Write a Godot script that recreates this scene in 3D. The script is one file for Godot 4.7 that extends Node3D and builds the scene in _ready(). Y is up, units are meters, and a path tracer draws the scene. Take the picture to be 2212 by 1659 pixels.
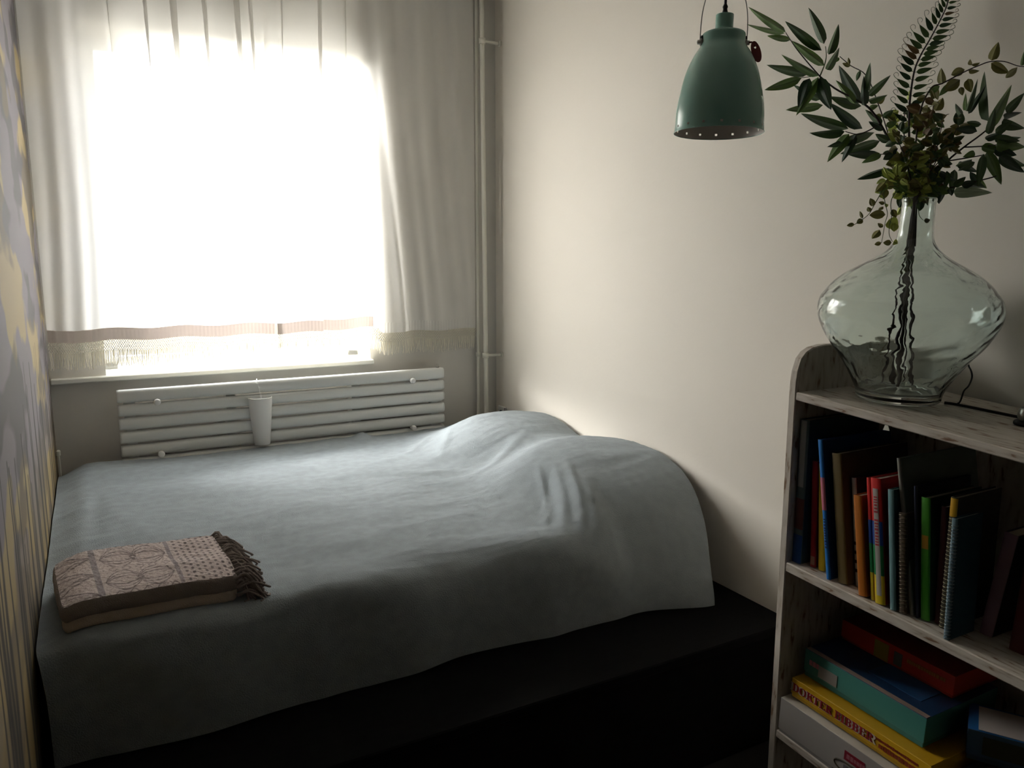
extends Node3D
# A narrow bedroom: bed on a dark platform under a curtained window, painted bookcase with a glass vase at the right.
# World: camera stands above the floor at x=0,z=0; -z runs towards the window wall, +x towards the white wall.

const FOCAL := 1661.0
const EYE := Vector3(0, 1.55, 0)
const PITCH := 9.07
const YAW := 28.55
const WALL_Z := -3.7
const LEFT_X := -0.18
const RIGHT_X := 1.915
const FRONT_Z := 2.4
const CEIL_Y := 2.95
const BED_Y := 0.405

var rng := RandomNumberGenerator.new()
var used := {}
var M := {}
var fw: Vector3
var rt: Vector3
var up: Vector3

# ---------------------------------------------------------------- helpers
func at(u: float, v: float, d: float) -> Vector3:            # a measured image point at a distance, as a place in the room
	return EYE + (fw + rt * ((u - 1106.0) / FOCAL) - up * ((v - 829.5) / FOCAL)) * d

func on_x(u: float, v: float, x: float) -> Vector3:
	var r := fw + rt * ((u - 1106.0) / FOCAL) - up * ((v - 829.5) / FOCAL)
	return EYE + r * ((x - EYE.x) / r.x)

func numbered(called: String) -> String:
	if not used.has(called):
		used[called] = 0
		return called
	used[called] += 1
	return "%s_%03d" % [called, used[called]]

func thing(called: String, label: String, category: String, where := Vector3.ZERO, group := "") -> Node3D:
	var o := Node3D.new()
	o.name = numbered(called)
	add_child(o)
	o.position = where
	tag(o, label, category, group)
	return o

func tag(o: Node3D, label: String, category: String, group := "") -> void:
	o.set_meta("label", label)
	o.set_meta("category", category)
	if group != "":
		o.set_meta("group", group)

func obj(called: String, mesh: Mesh, m: Material, parent: Node3D = null, xf := Transform3D()) -> MeshInstance3D:
	var o := MeshInstance3D.new()
	o.mesh = mesh
	o.material_override = null
	for k in mesh.get_surface_count():
		o.set_surface_override_material(k, m)
	o.transform = xf
	if parent == null:
		o.name = numbered(called)
		add_child(o)
	else:
		o.name = called
		parent.add_child(o, true)
	return o

func struct(called: String, mesh: Mesh, m: Material, label: String, category: String) -> MeshInstance3D:
	var o := obj(called, mesh, m)
	o.set_meta("kind", "structure")
	tag(o, label, category)
	return o

func begin() -> SurfaceTool:
	var st := SurfaceTool.new()
	st.begin(Mesh.PRIMITIVE_TRIANGLES)
	return st

func finish(st: SurfaceTool, tangents := false) -> ArrayMesh:
	st.generate_normals()
	if tangents:
		st.generate_tangents()
	st.index()
	return st.commit()

func poly(st: SurfaceTool, pts: Array, centre: Vector3) -> void:   # a flat convex face, turned away from the centre
	var a: Vector3 = pts[0]
	var b: Vector3 = pts[1]
	var c: Vector3 = pts[2]
	var mid := Vector3.ZERO
	for p in pts:
		mid += p
	mid /= pts.size()
	var order := pts.duplicate()
	if (b - a).cross(c - a).dot(mid - centre) > 0.0:
		order.reverse()
	st.set_smooth_group(-1)
	for k in range(1, order.size() - 1):
		for q in [order[0], order[k], order[k + 1]]:
			st.set_uv(Vector2(q.x, q.y))
			st.add_vertex(q)

func add_box(st: SurfaceTool, c: Vector3, size: Vector3, bev := 0.0, bas := Basis()) -> void:
	var h := size * 0.5
	var e := minf(bev, minf(h.x, minf(h.y, h.z)) * 0.9)
	var V := func(x: float, y: float, z: float) -> Vector3: return c + bas * Vector3(x, y, z)
	for s in [-1.0, 1.0]:
		poly(st, [V.call(s * h.x, -h.y + e, -h.z + e), V.call(s * h.x, h.y - e, -h.z + e), V.call(s * h.x, h.y - e, h.z - e), V.call(s * h.x, -h.y + e, h.z - e)], c)
		poly(st, [V.call(-h.x + e, s * h.y, -h.z + e), V.call(h.x - e, s * h.y, -h.z + e), V.call(h.x - e, s * h.y, h.z - e), V.call(-h.x + e, s * h.y, h.z - e)], c)
		poly(st, [V.call(-h.x + e, -h.y + e, s * h.z), V.call(h.x - e, -h.y + e, s * h.z), V.call(h.x - e, h.y - e, s * h.z), V.call(-h.x + e, h.y - e, s * h.z)], c)
	if e <= 0.0:
		return
	for s in [-1.0, 1.0]:
		for t in [-1.0, 1.0]:
			poly(st, [V.call(s * h.x, t * (h.y - e), -h.z + e), V.call(s * h.x, t * (h.y - e), h.z - e), V.call(s * (h.x - e), t * h.y, h.z - e), V.call(s * (h.x - e), t * h.y, -h.z + e)], c)
			poly(st, [V.call(s * h.x, -h.y + e, t * (h.z - e)), V.call(s * h.x, h.y - e, t * (h.z - e)), V.call(s * (h.x - e), h.y - e, t * h.z), V.call(s * (h.x - e), -h.y + e, t * h.z)], c)
			poly(st, [V.call(-h.x + e, s * h.y, t * (h.z - e)), V.call(h.x - e, s * h.y, t * (h.z - e)), V.call(h.x - e, s * (h.y - e), t * h.z), V.call(-h.x + e, s * (h.y - e), t * h.z)], c)
			for r in [-1.0, 1.0]:
				poly(st, [V.call(s * h.x, t * (h.y - e), r * (h.z - e)), V.call(s * (h.x - e), t * h.y, r * (h.z - e)), V.call(s * (h.x - e), t * (h.y - e), r * h.z)], c)

func box(size: Vector3, bev := 0.0, c := Vector3.ZERO, bas := Basis()) -> ArrayMesh:
	var st := begin()
	add_box(st, c, size, bev, bas)
	return finish(st)

func span(lo: Vector3, hi: Vector3, bev := 0.0) -> ArrayMesh:
	return box(hi - lo, bev, (lo + hi) * 0.5)

func add_grid(st: SurfaceTool, nu: int, nv: int, f: Callable, flip := false, group := 1) -> void:
	var p := []
	for j in nv + 1:
		for i in nu + 1:
			p.append(f.call(float(i) / nu, float(j) / nv))
	st.set_smooth_group(group)
	for j in nv:
		for i in nu:
			var k := [j * (nu + 1) + i, j * (nu + 1) + i + 1, (j + 1) * (nu + 1) + i + 1, (j + 1) * (nu + 1) + i]
			var uv := [Vector2(i, j), Vector2(i + 1, j), Vector2(i + 1, j + 1), Vector2(i, j + 1)]
			var seq := [0, 1, 2, 0, 2, 3] if not flip else [0, 2, 1, 0, 3, 2]
			for q in seq:
				st.set_uv(Vector2(uv[q].x / nu, uv[q].y / nv))
				st.add_vertex(p[k[q]])

# revolve a profile of (radius, height) pairs; listed upwards it faces outwards
func add_lathe(st: SurfaceTool, prof: Array, n := 32, bump = null, a0 := 0.0, a1 := TAU) -> void:
	add_grid(st, n, prof.size() - 1, func(u: float, v: float) -> Vector3:
		var k := int(round(v * (prof.size() - 1)))
		var a := a0 + (a1 - a0) * (0.0 if (u >= 1.0 and is_equal_approx(a1 - a0, TAU)) else u)
		var r: float = prof[k].x
		var y: float = prof[k].y
		if bump != null:
			r += bump.call(a, y, k)
		return Vector3(cos(a) * r, y, sin(a) * r))

func smooth_profile(pts: Array, per := 4) -> Array:
	var out := []
	for i in pts.size() - 1:
		var a: Vector2 = pts[maxi(i - 1, 0)]
		var b: Vector2 = pts[i]
		var c: Vector2 = pts[i + 1]
		var d: Vector2 = pts[mini(i + 2, pts.size() - 1)]
		for k in per:
			out.append(b.cubic_interpolate(c, a, d, float(k) / per))
	out.append(pts[-1])
	return out

func smooth_path(pts: Array, per := 4) -> Array:
	var out := []
	for i in pts.size() - 1:
		var a: Vector3 = pts[maxi(i - 1, 0)]
		var b: Vector3 = pts[i]
		var c: Vector3 = pts[i + 1]
		var d: Vector3 = pts[mini(i + 2, pts.size() - 1)]
		for k in per:
			out.append(b.cubic_interpolate(c, a, d, float(k) / per))
	out.append(pts[-1])
	return out

func add_tube(st: SurfaceTool, path: Array, r0: float, r1: float, n := 6, group := 1) -> void:
	var rings := []
	var side := Vector3.ZERO
	for i in path.size():
		var t: Vector3 = (path[mini(i + 1, path.size() - 1)] - path[maxi(i - 1, 0)]).normalized()
		if side == Vector3.ZERO:
			side = t.cross(Vector3.UP if absf(t.y) < 0.9 else Vector3.RIGHT).normalized()
		side = (side - t * side.dot(t)).normalized()
		var w := t.cross(side)
		var r := lerpf(r0, r1, float(i) / maxf(1.0, path.size() - 1))
		var ring := []
		for k in n:
			var a := TAU * k / n
			ring.append(path[i] + (side * cos(a) + w * sin(a)) * r)
		rings.append(ring)
	st.set_smooth_group(group)
	for i in path.size() - 1:
		for k in n:
			var a: Vector3 = rings[i][k]
			var b: Vector3 = rings[i][(k + 1) % n]
			var c: Vector3 = rings[i + 1][(k + 1) % n]
			var d: Vector3 = rings[i + 1][k]
			for q in [a, c, b, a, d, c]:
				st.set_uv(Vector2(float(k) / n, float(i)))
				st.add_vertex(q)
	for e in [0, path.size() - 1]:
		var mid: Vector3 = path[e]
		var inner: Vector3 = path[1] if e == 0 else path[e - 1]
		poly(st, rings[e], inner)

func tube(path: Array, r0: float, r1 := -1.0, n := 8) -> ArrayMesh:
	var st := begin()
	add_tube(st, path, r0, r0 if r1 < 0.0 else r1, n)
	return finish(st)

func lathe(prof: Array, n := 32, bump = null) -> ArrayMesh:
	var st := begin()
	add_lathe(st, prof, n, bump)
	return finish(st)

func noise(seed_: int, freq: float, oct := 3) -> FastNoiseLite:
	var n := FastNoiseLite.new()
	n.seed = seed_
	n.frequency = freq
	n.noise_type = FastNoiseLite.TYPE_SIMPLEX_SMOOTH
	n.fractal_octaves = oct
	return n

func noise_tex(seed_: int, freq: float, size := 256, ramp: Gradient = null, normal := false, strength := 4.0) -> NoiseTexture2D:
	var t := NoiseTexture2D.new()
	t.width = size
	t.height = size
	t.seamless = true
	t.noise = noise(seed_, freq, 4)
	if ramp:
		t.color_ramp = ramp
	if normal:
		t.as_normal_map = true
		t.bump_strength = strength
	return t

func ramp(stops: Array) -> Gradient:
	var g := Gradient.new()
	var o := PackedFloat32Array()
	var c := PackedColorArray()
	for s in stops:
		o.append(s[0])
		c.append(s[1])
	g.offsets = o
	g.colors = c
	return g

func mat(col: Color, rough := 0.8, metal := 0.0) -> StandardMaterial3D:
	var m := StandardMaterial3D.new()
	m.albedo_color = col
	m.roughness = rough
	m.metallic = metal
	return m

func rgb(r: int, g: int, b: int) -> Color:
	return Color(r / 255.0, g / 255.0, b / 255.0)

func triplanar(m: StandardMaterial3D, scale: Vector3) -> StandardMaterial3D:
	m.uv1_triplanar = true
	m.uv1_scale = scale
	return m

# ---------------------------------------------------------------- materials
func make_materials() -> void:
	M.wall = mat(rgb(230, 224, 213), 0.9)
	M.wall.normal_enabled = true
	M.wall.normal_texture = noise_tex(3, 0.03, 512, null, true, 1.2)
	M.wall.normal_scale = 0.25
	triplanar(M.wall, Vector3(3, 3, 3))
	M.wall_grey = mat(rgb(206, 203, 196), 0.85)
	M.ceiling = mat(rgb(226, 222, 214), 0.9)
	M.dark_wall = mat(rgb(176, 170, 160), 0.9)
	M.under_paper = mat(rgb(40, 37, 35), 0.9)
	M.floor = mat(rgb(30, 27, 25), 0.7)
	M.gloss_white = mat(rgb(226, 226, 218), 0.35)
	M.radiator = mat(rgb(222, 224, 220), 0.4)
	M.pipe = mat(rgb(222, 220, 208), 0.45)
	M.cone = mat(rgb(228, 228, 226), 0.6)
	M.black_wood = mat(rgb(15, 14, 14), 0.85)
	M.black_wood.metallic_specular = 0.25
	triplanar(M.black_wood, Vector3(1.2, 6, 6))
	M.black_wood.albedo_texture = noise_tex(8, 0.02, 256, ramp([[0.0, Color(0.7, 0.7, 0.7)], [1.0, Color(1, 1, 1)]]))
	M.mattress = mat(rgb(52, 66, 76), 0.95)
	M.frame = mat(rgb(236, 236, 232), 0.5)
	M.pane = mat(Color(0.95, 0.98, 0.97, 0.04), 0.02)
	M.pane.transparency = BaseMaterial3D.TRANSPARENCY_ALPHA
	# curtain: thin cotton that lets light through
	M.curtain = cloth(Color(0.93, 0.925, 0.91), Color(0.97, 0.965, 0.955), 0.91)
	M.hem = cloth(Color(0.90, 0.86, 0.82), Color(0.9, 0.82, 0.78) * 0.42, 0.0)
	M.thread = cloth(Color(0.95, 0.93, 0.87), Color(0.95, 0.93, 0.87) * 0.8, 0.0)
	# fleece
	M.fleece = mat(rgb(142, 150, 154), 1.0)
	M.fleece.rim_enabled = true
	M.fleece.rim = 0.3
	M.fleece.rim_tint = 0.6
	M.fleece.albedo_texture = noise_tex(11, 0.012, 512, ramp([[0.2, Color(0.94, 0.94, 0.94)], [0.8, Color(1, 1, 1)]]))
	M.fleece.normal_enabled = true
	M.fleece.normal_texture = noise_tex(12, 0.16, 512, null, true, 4.0)
	M.fleece.normal_scale = 0.55
	triplanar(M.fleece, Vector3(2.6, 2.6, 2.6))
	# throw
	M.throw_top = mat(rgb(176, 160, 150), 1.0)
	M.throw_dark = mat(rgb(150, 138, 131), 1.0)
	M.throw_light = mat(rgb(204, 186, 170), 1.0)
	for k in ["throw_top", "throw_dark", "throw_light"]:
		M[k].normal_enabled = true
		M[k].normal_texture = noise_tex(14, 0.12, 256, null, true, 4.0)
		triplanar(M[k], Vector3(9, 9, 9))
	# old white paint over wood, rubbed through along the grain
	var worn := ramp([[0.0, rgb(120, 88, 64)], [0.15, rgb(140, 112, 88)], [0.24, rgb(188, 176, 160)], [0.45, rgb(206, 197, 184)], [1.0, rgb(220, 212, 200)]])
	M.paint = mat(Color(1, 1, 1), 0.6)
	M.paint.albedo_texture = noise_tex(21, 0.014, 512, worn)
	triplanar(M.paint, Vector3(9.0, 9.0, 1.6))
	M.paint_up = mat(Color(1, 1, 1), 0.6)
	M.paint_up.albedo_texture = noise_tex(22, 0.012, 512, worn)
	triplanar(M.paint_up, Vector3(7.0, 1.6, 7.0))
	# lamp
	M.teal = mat(rgb(136, 182, 168), 0.26)
	M.teal.clearcoat_enabled = true
	M.teal.clearcoat = 0.5
	M.teal.clearcoat_roughness = 0.12
	M.inner = mat(rgb(206, 200, 192), 0.5)
	M.black = mat(rgb(24, 22, 24), 0.6)
	M.cordcloth = mat(rgb(52, 40, 56), 0.9)
	M.steel = mat(rgb(150, 148, 142), 0.3, 0.9)
	M.red = mat(rgb(110, 24, 26), 0.45)
	M.bulb = mat(rgb(235, 232, 226), 0.2)
	# glass
	M.glass = mat(Color(0.945, 0.98, 0.972, 0.0), 0.02)
	M.glass.refraction_enabled = true
	M.glass.refraction_scale = 0.05
	M.glass.transparency = BaseMaterial3D.TRANSPARENCY_ALPHA
	# plants
	M.stem = mat(rgb(66, 54, 52), 0.7)
	M.stem_green = mat(rgb(92, 104, 66), 0.7)
	M.leaf_dark = leafmat(rgb(58, 82, 44))
	M.leaf_mid = leafmat(rgb(84, 112, 52))
	M.leaf_deep = leafmat(rgb(40, 62, 40))
	M.leaf_olive = leafmat(rgb(112, 108, 56))
	M.leaf_lime = leafmat(rgb(168, 180, 88))
	M.leaf_brown = leafmat(rgb(100, 78, 48))
	M.leaf_pale = leafmat(rgb(150, 164, 142))

func cloth(col: Color, through: Color, al: float) -> StandardMaterial3D:
	var m := mat(col, 1.0)
	m.backlight_enabled = true
	m.backlight = through
	m.cull_mode = BaseMaterial3D.CULL_DISABLED
	if al > 0.0:                                   # an open weave: part of the light passes between the threads
		m.transparency = BaseMaterial3D.TRANSPARENCY_ALPHA
		m.albedo_color.a = al
	return m

func leafmat(c: Color) -> StandardMaterial3D:
	var m := mat(c, 0.55)
	m.backlight_enabled = true
	m.backlight = Color(c.r * 0.6, c.g * 0.6, c.b * 0.5)
	m.cull_mode = BaseMaterial3D.CULL_DISABLED
	return m

# ---------------------------------------------------------------- the scene
func _ready() -> void:
	rng.seed = 20240
	var cam := Camera3D.new()
	cam.name = "camera"
	cam.fov = rad_to_deg(2.0 * atan(829.5 / FOCAL))
	cam.near = 0.05
	cam.far = 100.0
	cam.position = EYE
	cam.rotation_degrees = Vector3(-PITCH, -YAW, 0)
	add_child(cam)
	cam.current = true
	var b := Basis.from_euler(Vector3(deg_to_rad(-PITCH), deg_to_rad(-YAW), 0))
	rt = b.x
	up = b.y
	fw = -b.z

	var we := WorldEnvironment.new()
	we.name = "environment"
	var env := Environment.new()
	var sky := Sky.new()
	var sm := ProceduralSkyMaterial.new()          # an even, overcast sky
	sm.sky_top_color = Color(0.93, 0.96, 1.0)
	sm.sky_horizon_color = Color(1.0, 0.99, 0.97)
	sm.ground_horizon_color = Color(0.66, 0.65, 0.62)
	sm.ground_bottom_color = Color(0.46, 0.45, 0.43)
	sm.sky_energy_multiplier = 1.0
	sm.sun_angle_max = 0.0
	sky.sky_material = sm
	env.background_mode = Environment.BG_SKY
	env.sky = sky
	env.background_energy_multiplier = 9.0
	env.tonemap_mode = Environment.TONE_MAPPER_LINEAR
	env.tonemap_exposure = 1.0
	env.sdfgi_enabled = true
	env.ssao_enabled = true
	env.ssil_enabled = true
	we.environment = env
	add_child(we)

	var day := AreaLight3D.new()                    # daylight of the bright overcast sky above the street
	day.name = "window_daylight"
	day.area_size = Vector2(4.6, 2.6)
	day.position = Vector3(-2.3, 3.35, -6.7)
	day.look_at_from_position(day.position, Vector3(0.6, 1.8, WALL_Z - 0.24))
	day.light_color = Color(1.0, 0.992, 0.975)
	day.light_energy = 540.0
	day.area_range = 20.0
	day.shadow_enabled = true
	add_child(day)

	make_materials()
	build_room()
	build_window()
	build_curtains()
	build_radiator()
	build_pipe()
	build_bed()
	build_throw()
	build_bookcase()
	build_books()
	build_games()
	build_lamp()
	build_vase()
	build_plants()
	build_small()

# ---------------------------------------------------------------- room
func build_room() -> void:
	var w := 0.12
	struct("floor", span(Vector3(LEFT_X - w, -0.1, WALL_Z - 0.3), Vector3(RIGHT_X + w, 0, FRONT_Z + w)), M.floor, "dark wooden floor of the bedroom below the bed platform", "floor")
	struct("ceiling", span(Vector3(LEFT_X - w, CEIL_Y, WALL_Z - 0.3), Vector3(RIGHT_X + w, CEIL_Y + 0.1, FRONT_Z + w)), M.ceiling, "plain painted ceiling above the curtain rail", "ceiling")
	struct("wall_right", span(Vector3(RIGHT_X, 0, WALL_Z - 0.3), Vector3(RIGHT_X + w, CEIL_Y, FRONT_Z + w)), M.wall, "plain white plastered wall behind the pendant lamp and vase", "wall")
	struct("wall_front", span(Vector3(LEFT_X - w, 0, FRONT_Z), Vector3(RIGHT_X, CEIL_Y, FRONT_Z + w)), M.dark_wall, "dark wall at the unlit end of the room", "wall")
	# window wall round its opening
	var st := begin()
	var x0 := LEFT_X - w
	var z0 := WALL_Z - 0.3
	var wx0 := 0.03
	var wx1 := 1.205
	var wy0 := 1.04
	var wy1 := 2.51
	for bx in [[x0, 0.0, RIGHT_X, wy0], [x0, wy1, RIGHT_X, CEIL_Y], [x0, wy0, wx0, wy1], [wx1, wy0, RIGHT_X, wy1]]:
		var lo := Vector3(bx[0], bx[1], z0)
		var hi := Vector3(bx[2], bx[3], WALL_Z)
		add_box(st, (lo + hi) * 0.5, hi - lo)
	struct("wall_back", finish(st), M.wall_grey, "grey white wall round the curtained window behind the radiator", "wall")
	# left wall with its printed paper
	struct("wall_left", span(Vector3(LEFT_X - w, 0, WALL_Z), Vector3(LEFT_X - 0.002, CEIL_Y, FRONT_Z)), M.under_paper, "wall under the printed paper left of the bed", "wall")
	var zf := -0.6
	var gm := mat(Color(1, 1, 1), 0.75)
	gm.albedo_texture = mural_texture()
	gm.texture_repeat = false
	gm.cull_mode = BaseMaterial3D.CULL_DISABLED
	var paper := obj("wallpaper_mural", thick_sheet(zf), gm)
	tag(paper, "printed wallpaper of lilac and yellow sky over bare dark tree trunks", "wallpaper")

func thick_sheet(zf: float) -> ArrayMesh:
	var st := begin()
	var x1 := LEFT_X + 0.0012
	var x0 := LEFT_X - 0.0015
	var za := WALL_Z + 0.001
	var c := Vector3((x0 + x1) * 0.5, CEIL_Y * 0.5, (za + zf) * 0.5)
	var quads := [
		[Vector3(x1, 0, za), Vector3(x1, CEIL_Y, za), Vector3(x1, CEIL_Y, zf), Vector3(x1, 0, zf)],
		[Vector3(x0, 0, za), Vector3(x0, CEIL_Y, za), Vector3(x0, CEIL_Y, zf), Vector3(x0, 0, zf)],
		[Vector3(x0, 0, zf), Vector3(x1, 0, zf), Vector3(x1, CEIL_Y, zf), Vector3(x0, CEIL_Y, zf)]]
	for q in quads:
		var order: Array = q.duplicate()
		var mid: Vector3 = (q[0] + q[2]) * 0.5
		if (q[1] - q[0]).cross(q[2] - q[0]).dot(mid - c) > 0.0:
			order.reverse()
		st.set_smooth_group(-1)
		for k in [0, 1, 2, 0, 2, 3]:
			var p: Vector3 = order[k]
			st.set_uv(Vector2((p.z - za) / (zf - za), 1.0 - p.y / CEIL_Y))
			st.add_vertex(p)
	return finish(st)

func mural_texture() -> ImageTexture:
	var W := 640
	var H := 640
	var im := Image.create(W, H, false, Image.FORMAT_RGB8)
	var n1 := noise(31, 0.011, 3)
	var n2 := noise(32, 0.045, 3)
	var n3 := noise(33, 0.012, 2)
	var n4 := noise(35, 0.016, 3)
	var lilac := Color(0.50, 0.475, 0.50)
	var cream := Color(0.66, 0.59, 0.44)
	var grey := Color(0.30, 0.285, 0.29)
	var bark := Color(0.17, 0.155, 0.15)
	var gold := Color(0.60, 0.52, 0.34)
	var trunks := []
	var r := RandomNumberGenerator.new()
	r.seed = 77
	for k in 46:
		trunks.append([r.randf_range(0.0, W), r.randf_range(1.5, 6.0), r.randf_range(0.75, 1.25), r.randf_range(-6.0, 6.0)])
	for y in H:
		var h := (1.0 - float(y) / H) * CEIL_Y           # height above the floor
		for x in W:
			var a := n1.get_noise_2d(x * 0.55, y * 1.0)
			var fine := n2.get_noise_2d(x * 0.35, y * 0.5)
			var c := lilac.lerp(cream, clampf((a + 0.22 * fine) * 7.0 - 0.3 + (0.8 if h < 1.0 else 0.0) * clampf((1.0 - h) * 5.0, 0.0, 1.0), 0.0, 1.0))
			c = c.lerp(grey, clampf((n4.get_noise_2d(x * 0.4, y * 0.8) - 0.05) * 4.0, 0.0, 0.6))
			c = c.lerp(gold, clampf((1.05 - h) * 2.0, 0.0, 0.6))
			var amt := 0.0
			for t in trunks:
				if h < t[2] + 0.05:
					var cx: float = t[0] + t[3] * (h - 0.6) + 3.0 * n3.get_noise_2d(t[0] * 3.0, y * 1.2)
					var wd: float = t[1] * (0.35 + 0.65 * clampf((t[2] - h) * 3.0, 0.0, 1.0))
					amt = maxf(amt, clampf(1.3 - absf(x - cx) / wd, 0.0, 1.0))
			c = c.lerp(bark, amt * 0.85)
			im.set_pixel(x, y, c)
	return ImageTexture.create_from_image(im)

func build_window() -> void:
	var root := Node3D.new()
	root.name = "window_1"
	add_child(root)
	root.set_meta("kind", "structure")
	tag(root, "white framed window behind the drawn curtains", "window")
	var z := WALL_Z - 0.24
	var st := begin()
	for bx in [[0.03, 1.065, 0.085, 2.51], [1.15, 1.065, 1.205, 2.51], [0.03, 1.065, 1.205, 1.12], [0.03, 2.455, 1.205, 2.51]]:
		add_box(st, Vector3((bx[0] + bx[2]) * 0.5, (bx[1] + bx[3]) * 0.5, z), Vector3(bx[2] - bx[0], bx[3] - bx[1], 0.06), 0.004)
	obj("window_frame", finish(st), M.frame, root)
	obj("mullion", span(Vector3(0.60, 1.12, z - 0.025), Vector3(0.65, 2.455, z + 0.025), 0.004), M.frame, root)
	obj("transom", span(Vector3(0.085, 2.08, z - 0.02), Vector3(0.60, 2.115, z + 0.02), 0.004), M.frame, root)
	obj("transom", span(Vector3(0.65, 2.08, z - 0.02), Vector3(1.15, 2.115, z + 0.02), 0.004), M.frame, root)
	for p in [[0.085, 0.60, 1.12, 2.08], [0.65, 1.15, 1.12, 2.08], [0.085, 0.60, 2.115, 2.455], [0.65, 1.15, 2.115, 2.455]]:
		obj("pane", span(Vector3(p[0], p[2], z - 0.002), Vector3(p[1], p[3], z + 0.002)), M.pane, root)
	var s := obj("window_sill", span(Vector3(LEFT_X + 0.004, 1.043, WALL_Z - 0.21), Vector3(1.215, 1.066, WALL_Z + 0.03), 0.004), M.gloss_white)
	s.set_meta("kind", "structure")
	tag(s, "white window sill board below the curtain fringe", "sill")

# ---------------------------------------------------------------- curtains
# pleats at the heading: [place, width of the tuck, height where it has opened out]
const TUCKS := [[0.15, 0.010, 2.35], [0.285, 0.016, 2.22], [0.392, 0.022, 1.98], [0.512, 0.018, 2.15], [0.645, 0.020, 1.98], [0.700, 0.016, 1.95], [0.81, 0.010, 2.3], [0.972, 0.016, 1.85], [1.10, 0.008, 2.35]]

func wall_gap(x: float) -> float:
	return lerpf(0.085, 0.030, smoothstep(1.06, 1.205, x))

func hem_line(x: float) -> float:
	return 1.272 + 0.004 * sin(x * 23.0) + (0.007 if x > 0.95 and x < 1.24 else 0.0) - 0.022 * clampf((x - 1.22) * 25.0, 0.0, 1.0)

func curtain_point(s: float, y: float) -> Vector3:
	var top := clampf((y - 1.3) / 1.4, 0.0, 1.0)
	var x := s
	var z := (0.009 * sin(s * 27.0 + 0.6 * sin(s * 9.0)) + 0.006 * sin(s * 13.0 + 1.3 + 0.5 * y)) * (0.45 + 0.7 * top) * (1.0 - 0.6 * smoothstep(1.0, 1.2, s))
	for f in TUCKS:
		var c: float = f[0] + (y - 2.2) * 0.022 * (1.0 if f[0] > 0.75 else -1.0)
		var k := smoothstep(f[2] - 0.12, 2.78, y)
		var t: float = (s - c) / 0.0085
		if absf(t) < 3.5:
			var e := exp(-t * t)
			x -= f[1] * 2.2 * pow(k, 0.6) * t * e if y > f[2] - 0.12 else 0.0
			z += 0.016 * e * pow(k, 0.5)
	for f in [[1.30, 0.024, 0.030], [1.42, 0.010, 0.024], [1.50, 0.017, 0.028], [1.61, 0.012, 0.024], [1.69, 0.010, 0.022], [-0.055, 0.016, 0.03], [0.005, 0.012, 0.022], [-0.12, 0.012, 0.025]]:
		var d: float = s - f[0] + (y - 2.0) * 0.07 * (1.0 if f[0] > 1.0 else -0.4) + 0.01 * sin(y * 3.0 + f[0] * 5.0)
		z += f[1] * exp(-d * d / (f[2] * f[2])) * (0.8 + 0.35 * sin(y * 2.0 + f[0] * 9.0))
	return Vector3(x, y, WALL_Z + wall_gap(s) + z)

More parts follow.
